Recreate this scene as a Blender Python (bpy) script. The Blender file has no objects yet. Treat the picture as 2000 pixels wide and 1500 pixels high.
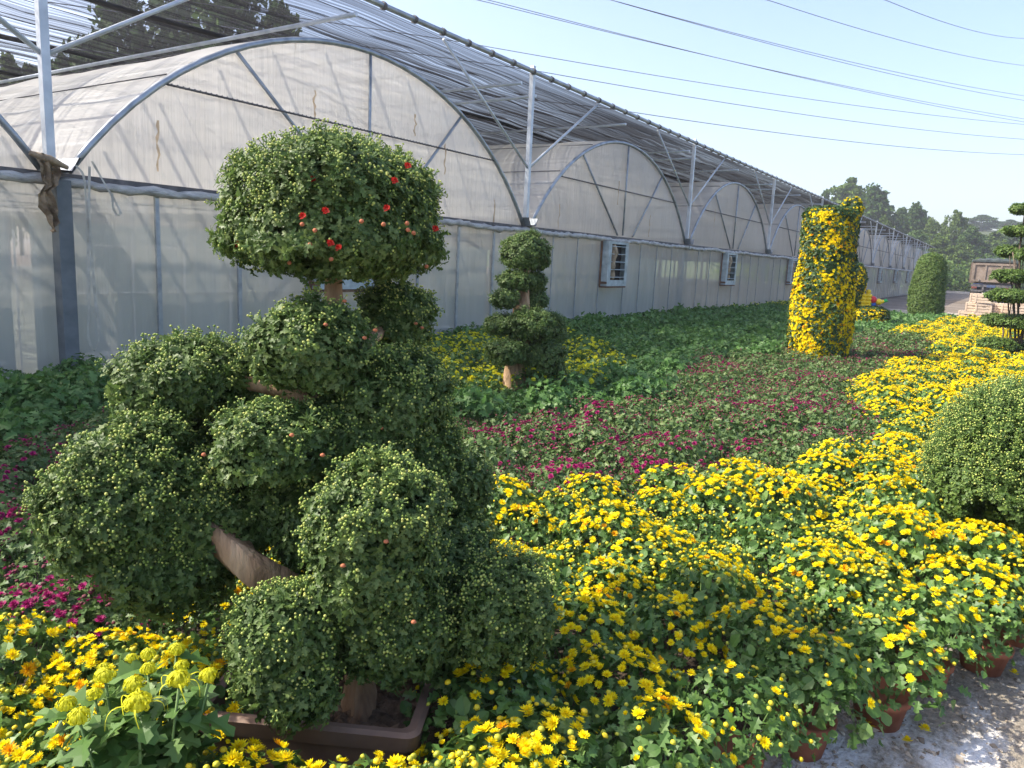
import bpy, math, random
import numpy as np
from math import radians, sin, cos, pi
random.seed(7); rng = np.random.default_rng(7)
C = bpy.context.scene.collection
scene = bpy.context.scene

# ------------------------------------------------------------------ camera
FOC, PIT, ROL, YAW = 1457.88, radians(9.568), radians(2.690), radians(33.157)
CAM = np.array([-3.527, -7.398, 1.55])
FWD = np.array([cos(YAW)*cos(PIT), sin(YAW)*cos(PIT), -sin(PIT)])
_R = np.array([sin(YAW), -cos(YAW), 0.0]); _U = np.cross(_R, FWD)
RGT = cos(ROL)*_R + sin(ROL)*_U; UPV = -sin(ROL)*_R + cos(ROL)*_U
cam_d = bpy.data.cameras.new('camera'); cam = bpy.data.objects.new('camera', cam_d); C.objects.link(cam)
from mathutils import Matrix, Vector
cam.matrix_world = Matrix(((RGT[0], UPV[0], -FWD[0], CAM[0]), (RGT[1], UPV[1], -FWD[1], CAM[1]),
                           (RGT[2], UPV[2], -FWD[2], CAM[2]), (0, 0, 0, 1)))
cam_d.sensor_width = 36.0; cam_d.lens = FOC/2000*36.0; cam_d.clip_start = 0.05; cam_d.clip_end = 2000
scene.camera = cam

# ------------------------------------------------------------------ sky and sun
SUN_EL = radians(43)
_h = -1.0*np.array([sin(YAW), -cos(YAW)]) + 0.02*np.array([cos(YAW), sin(YAW)]); _h /= np.linalg.norm(_h)
SUN = np.array([_h[0]*cos(SUN_EL), _h[1]*cos(SUN_EL), sin(SUN_EL)])
w = bpy.data.worlds.new('World'); scene.world = w; w.use_nodes = True
nt = w.node_tree; bg = nt.nodes['Background']
sk = nt.nodes.new('ShaderNodeTexSky'); sk.sky_type = 'NISHITA'; sk.sun_disc = False
sk.sun_elevation = SUN_EL; sk.sun_rotation = math.atan2(_h[0], _h[1]) % (2*pi)
sk.air_density = 1.0; sk.dust_density = 3.0; sk.ozone_density = 2.0; sk.altitude = 50
tint = nt.nodes.new('ShaderNodeMix'); tint.data_type = 'RGBA'; tint.blend_type = 'MULTIPLY'; tint.inputs[0].default_value = 1.0; tint.inputs[7].default_value = (1.02, 0.97, 1.0, 1)
nt.links.new(sk.outputs[0], tint.inputs[6]); nt.links.new(tint.outputs[2], bg.inputs[0]); bg.inputs[1].default_value = 0.13
sd = bpy.data.lights.new('sun', 'SUN'); sd.energy = 3.3; sd.angle = radians(0.6); sd.color = (1.0, 0.93, 0.80)
so = bpy.data.objects.new('sun', sd); C.objects.link(so); so.location = (0, 0, 40)
so.rotation_euler = Vector(-SUN).to_track_quat('-Z', 'Y').to_euler()
scene.view_settings.view_transform = 'Standard'; scene.view_settings.look = 'None'
scene.view_settings.exposure = 1.5; scene.view_settings.gamma = 1.0
scene.cycles.transparent_max_bounces = 24; scene.cycles.max_bounces = 10
scene.cycles.diffuse_bounces = 3; scene.cycles.transmission_bounces = 6; scene.cycles.glossy_bounces = 2
scene.cycles.use_denoising = True
scene.cycles.sample_clamp_indirect = 6.0

# ------------------------------------------------------------------ helpers
def atd(px, py, depth):
    return CAM + depth*(FWD + (px-1000)/FOC*RGT + (750-py)/FOC*UPV)
def depth_of(P): return float((np.asarray(P)-CAM) @ FWD)
def pix(P):
    d = np.asarray(P, float)-CAM; z = d @ FWD
    return 1000+FOC*(d @ RGT)/z, 750-FOC*(d @ UPV)/z, z

def N(nt, t, **kw):
    n = nt.nodes.new(t)
    for k, v in kw.items(): setattr(n, k, v)
    return n
def newmat(name):
    m = bpy.data.materials.new(name); m.use_nodes = True; m.node_tree.nodes.clear()
    return m, m.node_tree, N(m.node_tree, 'ShaderNodeOutputMaterial')
def ramp(nt, fac, stops):
    r = N(nt, 'ShaderNodeValToRGB'); e = r.color_ramp.elements
    while len(e) < len(stops): e.new(0.5)
    for i, (p, c) in enumerate(stops):
        e[i].position = p; e[i].color = (c[0], c[1], c[2], 1) if hasattr(c, '__len__') else (c, c, c, 1)
    nt.links.new(fac, r.inputs[0]); return r.outputs[0]
def noise(nt, scale, vec=None, detail=3, rough=0.55, mscale=None, loc=None, out=0):
    n = N(nt, 'ShaderNodeTexNoise'); n.inputs['Scale'].default_value = scale
    n.inputs['Detail'].default_value = detail; n.inputs['Roughness'].default_value = rough
    tc = N(nt, 'ShaderNodeTexCoord'); mp = N(nt, 'ShaderNodeMapping')
    if mscale: mp.inputs['Scale'].default_value = mscale
    if loc: mp.inputs['Location'].default_value = loc
    nt.links.new(tc.outputs['Object'], mp.inputs[0]); nt.links.new(mp.outputs[0], n.inputs['Vector'])
    return n.outputs[out]
def bump(nt, h, strength=0.5, dist=0.02):
    b = N(nt, 'ShaderNodeBump'); b.inputs['Strength'].default_value = strength; b.inputs['Distance'].default_value = dist
    nt.links.new(h, b.inputs['Height']); return b.outputs[0]

def leaf_mat(name, stops, trans=0.3, rough=0.5, spec=0.35, tcol=None):
    m, nt, out = newmat(name); L = nt.links
    g = N(nt, 'ShaderNodeNewGeometry')
    col = ramp(nt, g.outputs['Random Per Island'], stops)
    p = N(nt, 'ShaderNodeBsdfPrincipled'); p.inputs['Roughness'].default_value = rough
    p.inputs['Specular IOR Level'].default_value = spec
    L.new(col, p.inputs['Base Color'])
    t = N(nt, 'ShaderNodeBsdfTranslucent'); L.new(col, t.inputs[0])
    if tcol:
        mx = N(nt, 'ShaderNodeMix', data_type='RGBA', blend_type='MULTIPLY'); mx.inputs[0].default_value = 1
        L.new(col, mx.inputs[6]); mx.inputs[7].default_value = (*tcol, 1); L.new(mx.outputs[2], t.inputs[0])
    mix = N(nt, 'ShaderNodeMixShader'); mix.inputs[0].default_value = trans
    L.new(p.outputs[0], mix.inputs[1]); L.new(t.outputs[0], mix.inputs[2]); L.new(mix.outputs[0], out.inputs[0])
    return m
def surf_mat(name, stops, scale=4, mscale=None, rough=0.7, metal=0.0, bstr=0.0, bdist=0.01, bscale=None, spec=0.4, detail=4):
    m, nt, out = newmat(name); L = nt.links
    n = noise(nt, scale, mscale=mscale, detail=detail)
    col = ramp(nt, n, stops)
    p = N(nt, 'ShaderNodeBsdfPrincipled'); p.inputs['Roughness'].default_value = rough
    p.inputs['Metallic'].default_value = metal; p.inputs['Specular IOR Level'].default_value = spec
    L.new(col, p.inputs['Base Color'])
    if bstr:
        L.new(bump(nt, noise(nt, bscale or scale*3, mscale=mscale, detail=5), bstr, bdist), p.inputs['Normal'])
    L.new(p.outputs[0], out.inputs[0]); return m

def film_mat(name, col, dirt, trans, clear, folds=0.5, streaks=True):
    m, nt, out = newmat(name); L = nt.links
    a = noise(nt, 1.0, mscale=(5.0, 0.6, 0.35), detail=4)
    c0 = ramp(nt, a, [(0.3, dirt), (0.62, col)])
    if streaks:      # dried dirt runs and patched tears
        b = noise(nt, 1.0, mscale=(2.3, 1.0, 0.55), detail=6, rough=0.75, loc=(3, 1, 7))
        f = ramp(nt, b, [(0.66, 0.0), (0.74, 1.0)])
        mx = N(nt, 'ShaderNodeMix', data_type='RGBA'); L.new(f, mx.inputs[0]); L.new(c0, mx.inputs[6])
        mx.inputs[7].default_value = (dirt[0]*0.62, dirt[1]*0.55, dirt[2]*0.45, 1); c0 = mx.outputs[2]
    bm = bump(nt, noise(nt, 1.0, mscale=(11.0, 0.9, 0.45), detail=3), folds, 0.06)
    d = N(nt, 'ShaderNodeBsdfDiffuse'); t = N(nt, 'ShaderNodeBsdfTranslucent')
    gl = N(nt, 'ShaderNodeBsdfGlossy'); gl.inputs['Roughness'].default_value = 0.28
    tr = N(nt, 'ShaderNodeBsdfTransparent'); tr.inputs[0].default_value = (0.95, 0.94, 0.90, 1)
    for s in (d, t): L.new(c0, s.inputs[0]); L.new(bm, s.inputs['Normal'])
    L.new(bm, gl.inputs['Normal'])
    m1 = N(nt, 'ShaderNodeMixShader'); m1.inputs[0].default_value = trans
    L.new(d.outputs[0], m1.inputs[1]); L.new(t.outputs[0], m1.inputs[2])
    m2 = N(nt, 'ShaderNodeMixShader'); m2.inputs[0].default_value = clear
    L.new(m1.outputs[0], m2.inputs[1]); L.new(tr.outputs[0], m2.inputs[2])
    m3 = N(nt, 'ShaderNodeMixShader'); m3.inputs[0].default_value = 0.06
    L.new(m2.outputs[0], m3.inputs[1]); L.new(gl.outputs[0], m3.inputs[2])
    L.new(m3.outputs[0], out.inputs[0]); return m

M = {}
M['film'] = film_mat('gable_film', (0.96, 0.93, 0.905), (0.92, 0.885, 0.85), 0.76, 0.27, 0.4)
M['wallfilm'] = film_mat('wall_film', (0.92, 0.92, 0.89), (0.86, 0.86, 0.82), 0.55, 0.56, 0.35)
M['rooffilm'] = film_mat('roof_film', (0.96, 0.945, 0.92), (0.92, 0.895, 0.865), 0.52, 0.40, 0.5, streaks=False)
M['pipe'] = surf_mat('galvanised_pipe', [(0.3, (0.22, 0.25, 0.28)), (0.7, (0.42, 0.46, 0.50))], 6, rough=0.42, metal=0.55)
M['pale_pipe'] = surf_mat('new_galvanised_tube', [(0.3, (0.42, 0.47, 0.52)), (0.7, (0.62, 0.67, 0.72))], 5, rough=0.45, metal=0.3)
M['darkpipe'] = surf_mat('weathered_steel', [(0.3, (0.06, 0.06, 0.065)), (0.7, (0.16, 0.15, 0.15))], 8, rough=0.6, metal=0.2)
M['column'] = surf_mat('grey_column', [(0.3, (0.10, 0.12, 0.13)), (0.7, (0.18, 0.20, 0.21))], 5, rough=0.7)
M['roll'] = surf_mat('rolled_film', [(0.3, (0.30, 0.29, 0.27)), (0.7, (0.58, 0.57, 0.54))], 3, mscale=(2, 8, 8), rough=0.5, bstr=0.6, bdist=0.03, bscale=9)
M['frame'] = surf_mat('window_frame_paint', [(0.32, (0.25, 0.30, 0.31)), (0.7, (0.46, 0.53, 0.54))], 7, rough=0.5)
M['rust'] = surf_mat('rusty_edge', [(0.3, (0.10, 0.055, 0.035)), (0.7, (0.22, 0.13, 0.08))], 12, rough=0.85)
M['dark'] = surf_mat('painted_opening_shade', [(0.3, (0.012, 0.012, 0.014)), (0.7, (0.03, 0.028, 0.028))], 3, rough=0.8)  # shade of the fan opening put into the colour
M['oldtape'] = leaf_mat('old_repair_tape', [(0.0, (0.50, 0.38, 0.25)), (1.0, (0.72, 0.60, 0.46))], 0.7, 0.6)
M['rag'] = surf_mat('brown_torn_film', [(0.3, (0.13, 0.085, 0.05)), (0.7, (0.42, 0.32, 0.20))], 7, rough=0.7, bstr=0.8, bdist=0.03)
M['strap'] = surf_mat('pale_strap', [(0.3, (0.36, 0.34, 0.29)), (0.7, (0.56, 0.54, 0.47))], 9, rough=0.7)
M['soil'] = surf_mat('soil', [(0.3, (0.03, 0.022, 0.015)), (0.7, (0.085, 0.06, 0.04))], 5, rough=0.95, bstr=0.9, bdist=0.04, bscale=30)
M['potsoil'] = surf_mat('pot_soil', [(0.3, (0.10, 0.068, 0.042)), (0.7, (0.32, 0.21, 0.13))], 18, rough=0.95, bstr=1.0, bdist=0.03, bscale=45)
M['terra'] = surf_mat('terracotta', [(0.3, (0.20, 0.065, 0.035)), (0.7, (0.40, 0.155, 0.085))], 9, rough=0.85, bstr=0.3, bdist=0.01)
M['trough'] = surf_mat('brown_plastic_trough', [(0.3, (0.14, 0.088, 0.064)), (0.7, (0.25, 0.165, 0.12))], 6, rough=0.6, bstr=0.2, bdist=0.01)
M['wood'] = surf_mat('stump_wood', [(0.28, (0.12, 0.065, 0.036)), (0.5, (0.36, 0.23, 0.13)), (0.75, (0.56, 0.40, 0.25))], 9, mscale=(1.6, 1.6, 0.28), rough=0.9, bstr=1.0, bdist=0.03, bscale=14)
M['bark'] = surf_mat('tree_bark', [(0.3, (0.05, 0.038, 0.028)), (0.7, (0.15, 0.115, 0.085))], 6, rough=0.95)
M['leaf'] = leaf_mat('chrysanthemum_leaf', [(0.0, (0.058, 0.108, 0.025)), (0.5, (0.104, 0.170, 0.043)), (1.0, (0.170, 0.235, 0.072))], 0.38)
M['leaf_bush'] = leaf_mat('bush_leaf', [(0.0, (0.055, 0.115, 0.022)), (1.0, (0.155, 0.235, 0.050))], 0.34)
M['leaf_bed'] = leaf_mat('bed_leaf', [(0.0, (0.055, 0.120, 0.024)), (0.6, (0.096, 0.190, 0.042)), (1.0, (0.165, 0.260, 0.074))], 0.28, 0.45)
M['leaf_mag'] = leaf_mat('magenta_bed_leaf', [(0.0, (0.048, 0.105, 0.026)), (0.6, (0.100, 0.170, 0.046)), (1.0, (0.180, 0.245, 0.085))], 0.3)
M['leaf_green'] = leaf_mat('green_bed_leaf', [(0.0, (0.060, 0.140, 0.034)), (0.6, (0.105, 0.220, 0.054)), (1.0, (0.165, 0.290, 0.090))], 0.38)
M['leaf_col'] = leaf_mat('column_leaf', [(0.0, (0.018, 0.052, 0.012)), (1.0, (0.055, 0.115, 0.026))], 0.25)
M['stem'] = surf_mat('green_stem', [(0.3, (0.085, 0.16, 0.045)), (0.7, (0.14, 0.23, 0.07))], 20, rough=0.6)
M['bud'] = leaf_mat('yellow_green_bud', [(0.0, (0.18, 0.28, 0.05)), (0.6, (0.32, 0.41, 0.085)), (1.0, (0.56, 0.57, 0.16))], 0.2, 0.5)
M['ybud'] = leaf_mat('yellow_bed_bud', [(0.0, (0.34, 0.40, 0.05)), (0.5, (0.62, 0.56, 0.04)), (1.0, (0.86, 0.62, 0.02))], 0.2, 0.5)
M['yellow'] = leaf_mat('yellow_petal', [(0.0, (0.86, 0.62, 0.003)), (0.6, (0.94, 0.78, 0.006)), (1.0, (0.95, 0.86, 0.02))], 0.35, 0.6, 0.2)
M['lemon'] = leaf_mat('lemon_petal', [(0.0, (0.58, 0.58, 0.02)), (1.0, (0.80, 0.78, 0.06))], 0.45, 0.6, 0.2)
M['orange'] = leaf_mat('orange_petal', [(0.0, (0.80, 0.36, 0.004)), (1.0, (0.92, 0.58, 0.008))], 0.35, 0.6, 0.2)
M['magenta'] = leaf_mat('magenta_petal', [(0.0, (0.20, 0.007, 0.065)), (1.0, (0.46, 0.02, 0.18))], 0.3, 0.6, 0.2)
M['pinkbud'] = leaf_mat('dull_pink_bud', [(0.0, (0.13, 0.035, 0.05)), (0.6, (0.20, 0.06, 0.07)), (1.0, (0.34, 0.04, 0.11))], 0.2, 0.6, 0.2)
M['red'] = leaf_mat('red_petal', [(0.0, (0.34, 0.010, 0.010)), (1.0, (0.52, 0.03, 0.02))], 0.25, 0.6, 0.2)
M['peach'] = leaf_mat('peach_bud', [(0.0, (0.40, 0.10, 0.05)), (1.0, (0.56, 0.24, 0.12))], 0.25, 0.6, 0.2)
M['tree1'] = leaf_mat('far_tree_leaf', [(0.0, (0.030, 0.070, 0.016)), (1.0, (0.085, 0.150, 0.032))], 0.3, 0.6, 0.2)
M['tree2'] = leaf_mat('far_tree_leaf_light', [(0.0, (0.048, 0.095, 0.016)), (1.0, (0.140, 0.205, 0.038))], 0.3, 0.6, 0.2)
M['crate'] = surf_mat('crate_wood', [(0.3, (0.50, 0.38, 0.27)), (0.7, (0.68, 0.55, 0.42))], 6, mscale=(1, 1, 6), rough=0.8)
M['cratedark'] = surf_mat('crate_inside', [(0.3, (0.10, 0.07, 0.05)), (0.7, (0.18, 0.13, 0.09))], 6, rough=0.9)
M['truckbed'] = surf_mat('dusty_truck_paint', [(0.3, (0.085, 0.065, 0.05)), (0.7, (0.19, 0.145, 0.11))], 2.5, rough=0.8)
M['truckframe'] = surf_mat('dusty_truck_frame', [(0.3, (0.15, 0.115, 0.085)), (0.7, (0.27, 0.215, 0.17))], 2.5, rough=0.8)
M['tarp'] = surf_mat('dark_tarpaulin', [(0.3, (0.02, 0.03, 0.03)), (0.7, (0.06, 0.075, 0.07))], 3, rough=0.7)
M['rubber'] = surf_mat('black_rubber', [(0.3, (0.012, 0.012, 0.012)), (0.7, (0.035, 0.033, 0.03))], 5, rough=0.9)
M['plate'] = surf_mat('blue_plate', [(0.4, (0.03, 0.05, 0.11)), (0.6, (0.06, 0.09, 0.17))], 3, rough=0.4)
M['lens'] = surf_mat('red_lens', [(0.4, (0.14, 0.035, 0.025)), (0.6, (0.22, 0.06, 0.04))], 3, rough=0.3)
M['cabblue'] = surf_mat('blue_cab', [(0.4, (0.02, 0.05, 0.15)), (0.6, (0.04, 0.08, 0.22))], 3, rough=0.4)
for nm, c in (('toyyellow', (0.85, 0.60, 0.01)), ('toyred', (0.62, 0.03, 0.04)), ('toyblue', (0.02, 0.10, 0.45)), ('toygreen', (0.02, 0.40, 0.10))):
    M[nm] = surf_mat(nm+'_vinyl', [(0.3, tuple(v*0.9 for v in c)), (0.7, c)], 3, rough=0.35)
M['blackpot'] = surf_mat('black_plastic_pot', [(0.3, (0.025, 0.02, 0.018)), (0.7, (0.06, 0.045, 0.04))], 6, rough=0.6)
M['cane'] = surf_mat('dark_cane', [(0.3, (0.05, 0.04, 0.03)), (0.7, (0.10, 0.08, 0.055))], 9, rough=0.8)
M['wire'] = surf_mat('power_cable', [(0.3, (0.10, 0.11, 0.13)), (0.7, (0.16, 0.17, 0.19))], 2, rough=0.6)
M['kerb'] = surf_mat('pale_concrete', [(0.3, (0.36, 0.34, 0.30)), (0.7, (0.52, 0.50, 0.46))], 3, rough=0.9, bstr=0.3, bdist=0.01)
M['yard'] = surf_mat('yard_dirt', [(0.3, (0.12, 0.095, 0.07)), (0.7, (0.22, 0.18, 0.14))], 0.35, mscale=(1, 1.5, 1), rough=0.95, bstr=0.5, bdist=0.05, bscale=6, detail=8)
M['ground'] = surf_mat('bare_earth', [(0.3, (0.055, 0.042, 0.03)), (0.7, (0.12, 0.09, 0.065))], 0.8, rough=0.95, detail=8)
M['hill'] = surf_mat('hill_soil', [(0.3, (0.03, 0.05, 0.015)), (0.7, (0.07, 0.085, 0.03))], 0.4, rough=0.95)
M['stone'] = leaf_mat('gravel_stone', [(0.0, (0.16, 0.13, 0.10)), (0.5, (0.30, 0.25, 0.19)), (1.0, (0.46, 0.40, 0.32))], 0.0, 0.9, 0.2)
M['interior'] = surf_mat('bench_white', [(0.3, (0.55, 0.54, 0.50)), (0.7, (0.72, 0.71, 0.67))], 3, rough=0.8)

def make_net():
    m, nt, out = newmat('shade_net'); L = nt.links
    a = noise(nt, 1.0, mscale=(0.10, 24.0, 0.3), detail=6, rough=0.7)
    b = noise(nt, 1.0, mscale=(0.10, 1.3, 1.0), detail=2, loc=(5, 2, 0))
    mx = N(nt, 'ShaderNodeMath', operation='ADD'); L.new(a, mx.inputs[0])
    sc = N(nt, 'ShaderNodeMath', operation='MULTIPLY'); L.new(b, sc.inputs[0]); sc.inputs[1].default_value = 0.55
    L.new(sc.outputs[0], mx.inputs[1])
    tc = N(nt, 'ShaderNodeTexCoord'); sx = N(nt, 'ShaderNodeSeparateXYZ'); L.new(tc.outputs['Object'], sx.inputs[0])
    mr = N(nt, 'ShaderNodeMapRange'); L.new(sx.outputs[0], mr.inputs[0])
    for i_, v_ in enumerate((1.0, 13.0, -0.12, 0.16)): mr.inputs[i_+1].default_value = v_
    ad = N(nt, 'ShaderNodeMath', operation='ADD'); L.new(mx.outputs[0], ad.inputs[0]); L.new(mr.outputs[0], ad.inputs[1]); mx = ad
    f = ramp(nt, mx.outputs[0], [(0.56, 0.12), (0.68, 0.56), (0.82, 0.80), (0.96, 0.97)])
    t = N(nt, 'ShaderNodeBsdfTransparent'); d = N(nt, 'ShaderNodeBsdfDiffuse'); d.inputs[0].default_value = (0.028, 0.028, 0.032, 1)
    tl = N(nt, 'ShaderNodeBsdfTranslucent'); tl.inputs[0].default_value = (0.02, 0.02, 0.022, 1); dm = N(nt, 'ShaderNodeMixShader'); dm.inputs[0].default_value = 0.5; L.new(d.outputs[0], dm.inputs[1]); L.new(tl.outputs[0], dm.inputs[2])
    ms = N(nt, 'ShaderNodeMixShader'); L.new(f, ms.inputs[0]); L.new(t.outputs[0], ms.inputs[1]); L.new(dm.outputs[0], ms.inputs[2])
    L.new(ms.outputs[0], out.inputs[0]); return m
M['net'] = make_net()
def make_gravel():
    m, nt, out = newmat('gravel_and_lime'); L = nt.links
    a = noise(nt, 38, detail=6, rough=0.7)
    c = ramp(nt, a, [(0.3, (0.12, 0.105, 0.085)), (0.5, (0.25, 0.215, 0.165)), (0.72, (0.40, 0.345, 0.27))])
    b = noise(nt, 1.5, detail=8, rough=0.72, mscale=(1.0, 1.9, 1), loc=(1.34, 0.55, 0))
    f = ramp(nt, b, [(0.49, 0.0), (0.60, 0.75), (0.72, 0.95)])
    mx = N(nt, 'ShaderNodeMix', data_type='RGBA'); L.new(f, mx.inputs[0]); L.new(c, mx.inputs[6]); mx.inputs[7].default_value = (0.74, 0.74, 0.73, 1)
    p = N(nt, 'ShaderNodeBsdfPrincipled'); p.inputs['Roughness'].default_value = 0.95; L.new(mx.outputs[2], p.inputs['Base Color'])
    L.new(bump(nt, noise(nt, 60, detail=5), 0.8, 0.02), p.inputs['Normal']); L.new(p.outputs[0], out.inputs[0]); return m
M['gravel'] = make_gravel()

# ------------------------------------------------------------------ mesh building
class T:      # a small template: vertices, loops, sizes, material slots, smooth flags
    def __init__(s): s.v = []; s.f = []; s.m = []; s.s = []
    def add(s, verts, faces, mat=0, smooth=False):
        o = len(s.v); s.v += [tuple(map(float, q)) for q in verts]
        for f in faces: s.f.append(tuple(i+o for i in f)); s.m.append(mat); s.s.append(smooth)
        return s
    def put(s, t, Mx, mat=None):
        v = np.array(t.v) @ Mx[:3, :3].T + Mx[:3, 3]
        o = len(s.v); s.v += [tuple(q) for q in v]
        for f, m, sm in zip(t.f, t.m, t.s): s.f.append(tuple(i+o for i in f)); s.m.append(m if mat is None else mat); s.s.append(sm)
        return s
    def arrays(s):
        return (np.array(s.v, np.float32), np.concatenate([np.array(f, np.int32) for f in s.f]),
                np.array([len(f) for f in s.f], np.int32), np.array(s.m, np.int32), np.array(s.s, bool))
class Acc:
    def __init__(s): s.V = []; s.L = []; s.T = []; s.M = []; s.S = []; s.n = 0
    def add(s, t, Ms=None):
        v, l, c, m, sm = t.arrays()
        if Ms is None: Ms = np.eye(4)[None]
        k = len(Ms)
        if k == 0: return s
        s.V.append((np.einsum('kij,nj->kni', Ms[:, :3, :3], v) + Ms[:, None, :3, 3]).reshape(-1, 3))
        s.L.append((l[None] + (np.arange(k)*len(v))[:, None]).ravel() + s.n); s.n += k*len(v)
        s.T.append(np.tile(c, k)); s.M.append(np.tile(m, k)); s.S.append(np.tile(sm, k)); return s
    def mesh(s, name, mats):
        V = np.concatenate(s.V).astype(np.float32); L = np.concatenate(s.L).astype(np.int32); c = np.concatenate(s.T).astype(np.int32)
        me = bpy.data.meshes.new(name); me.vertices.add(len(V)); me.vertices.foreach_set('co', V.ravel())
        me.loops.add(len(L)); me.loops.foreach_set('vertex_index', L)
        me.polygons.add(len(c)); st = np.zeros(len(c), np.int32); st[1:] = np.cumsum(c)[:-1]
        me.polygons.foreach_set('loop_start', st); me.polygons.foreach_set('loop_total', c)
        for m in mats: me.materials.append(M[m])
        me.polygons.foreach_set('material_index', np.concatenate(s.M).astype(np.int32))
        me.polygons.foreach_set('use_smooth', np.concatenate(s.S)); me.update(calc_edges=True); return me
def link(name, me, parent=None, loc=None):
    o = bpy.data.objects.new(name, me); C.objects.link(o)
    if parent is not None: o.parent = parent
    if loc is not None: o.location = loc
    return o
def obj(name, t, mats, parent=None, loc=None):
    a = t if isinstance(t, Acc) else Acc().add(t)
    return link(name, a.mesh(name, mats if isinstance(mats, (list, tuple)) else [mats]), parent, loc)
def tag(o, label=None, cat=None, group=None, kind=None):
    if label: o['label'] = label
    if cat: o['category'] = cat
    if group: o['group'] = group
    if kind: o['kind'] = kind
    return o
def thing(name, loc, label, cat, group=None, rz=0):
    o = bpy.data.objects.new(name, None); C.objects.link(o); o.location = loc; o.rotation_euler = (0, 0, rz)
    o.empty_display_size = 0.2
    return tag(o, label, cat, group)

def mat4(loc=(0, 0, 0), rz=0, s=(1, 1, 1)):
    c, n = cos(rz), sin(rz); m = np.eye(4)
    m[:3, :3] = np.array([[c, -n, 0], [n, c, 0], [0, 0, 1]]) @ np.diag(s if hasattr(s, '__len__') else (s, s, s)); m[:3, 3] = loc; return m
def frames(P, D, spin, S):
    """transforms whose z axis is D at points P"""
    P = np.asarray(P, float); D = np.asarray(D, float); D = D/np.linalg.norm(D, axis=1, keepdims=True)
    a = np.where(np.abs(D[:, 2:3]) < 0.95, [[0, 0, 1.0]], [[1.0, 0, 0]])
    X = np.cross(a, D); X /= np.linalg.norm(X, axis=1, keepdims=True); Y = np.cross(D, X)
    c = np.cos(spin)[:, None]; n = np.sin(spin)[:, None]
    X2 = X*c + Y*n; Y2 = -X*n + Y*c
    S = np.broadcast_to(np.asarray(S, float).reshape(-1, 1), (len(P), 1))
    Ms = np.zeros((len(P), 4, 4)); Ms[:, :3, 0] = X2*S; Ms[:, :3, 1] = Y2*S; Ms[:, :3, 2] = D*S; Ms[:, :3, 3] = P; Ms[:, 3, 3] = 1
    return Ms
def rotm(ax, ang):
    return np.array(Matrix.Rotation(ang, 4, ax))
CUBE_F = [(0, 3, 2, 1), (4, 5, 6, 7), (0, 1, 5, 4), (1, 2, 6, 5), (2, 3, 7, 6), (3, 0, 4, 7)]
def box(t, c, s, rz=0, mat=0, taper=1.0):
    x, y, z = s[0]/2, s[1]/2, s[2]/2
    v = [(-x*taper, -y*taper, -z), (x*taper, -y*taper, -z), (x*taper, y*taper, -z), (-x*taper, y*taper, -z), (-x, -y, z), (x, -y, z), (x, y, z), (-x, y, z)]
    k, n = cos(rz), sin(rz)
    t.add([(c[0]+a*k-b*n, c[1]+a*n+b*k, c[2]+d) for a, b, d in v], CUBE_F, mat); return t
def tube(t, pts, r, n=6, mat=0, caps=True, smooth=True):
    P = np.array(pts, float); k = len(P); r = np.broadcast_to(np.asarray(r, float), (k,))
    tn = np.gradient(P, axis=0); tn /= np.linalg.norm(tn, axis=1, keepdims=True)+1e-12
    ref = np.array([0, 0, 1.0]) if abs(tn[0][2]) < 0.9 else np.array([1.0, 0, 0])
    V = []
    for i in range(k):
        x = np.cross(ref, tn[i]); x /= np.linalg.norm(x); y = np.cross(tn[i], x); ref = y if abs(y @ tn[min(i+1, k-1)]) < 0.9 else ref
        for j in range(n):
            a = 2*pi*j/n; V.append(P[i]+r[i]*(cos(a)*x+sin(a)*y))
    F = [(i*n+j, i*n+(j+1) % n, (i+1)*n+(j+1) % n, (i+1)*n+j) for i in range(k-1) for j in range(n)]
    t.add(V, F, mat, smooth)
    if caps:
        o = len(t.v)-len(V)
        t.f += [tuple(o+j for j in reversed(range(n))), tuple(o+(k-1)*n+j for j in range(n))]; t.m += [mat, mat]; t.s += [False, False]
    return t
def lathe(t, prof, n=20, mat=0, c=(0, 0, 0), smooth=True, wob=None):
    V = []
    for i, (r, z) in enumerate(prof):
        for j in range(n):
            a = 2*pi*j/n; k = 1 if wob is None else wob(a, z)
            V.append((c[0]+r*k*cos(a), c[1]+r*k*sin(a), c[2]+z))
    F = [(i*n+j, i*n+(j+1) % n, (i+1)*n+(j+1) % n, (i+1)*n+j) for i in range(len(prof)-1) for j in range(n)]
    t.add(V, F, mat, smooth); return t

# ---- plant templates
def t_leaf(L, W, mat=0, lobed=True, fold=0.18, droop=0.25):
    """lobed chrysanthemum leaf lying along +x, face up"""
    if lobed: out = [(0.12, 0.08), (0.26, 0.44), (0.42, 0.19), (0.60, 0.54), (0.70, 0.20), (0.90, 0.27)]
    else: out = [(0.15, 0.30), (0.5, 0.5), (0.85, 0.28)]
    sp = [0.0, 0.38, 0.70, 1.0]
    z = lambda x, y: -droop*L*x*x + fold*abs(y)*W*1.6
    V = [(x*L, 0, z(x, 0)) for x in sp]; F = []
    for sg in (1, -1):
        o = len(V); V += [(x*L, sg*y*W, z(x, y)) for x, y in out]; k = len(out)
        seq = [0] + [o+i for i in range(k)] + [3]
        mid = [0, 1, 2, 3]
        if k == 6: fs = [(0, 1, o+1, o), (1, o+2, o+1), (1, 2, o+3, o+2), (2, o+4, o+3), (2, 3, o+5, o+4)]
        else: fs = [(0, 1, o), (1, o+1, o), (1, 2, o+2, o+1), (2, 3, o+2)]
        for f in fs: F.append(f if sg < 0 else tuple(reversed(f)))
    return T().add(V, F, mat)
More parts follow.
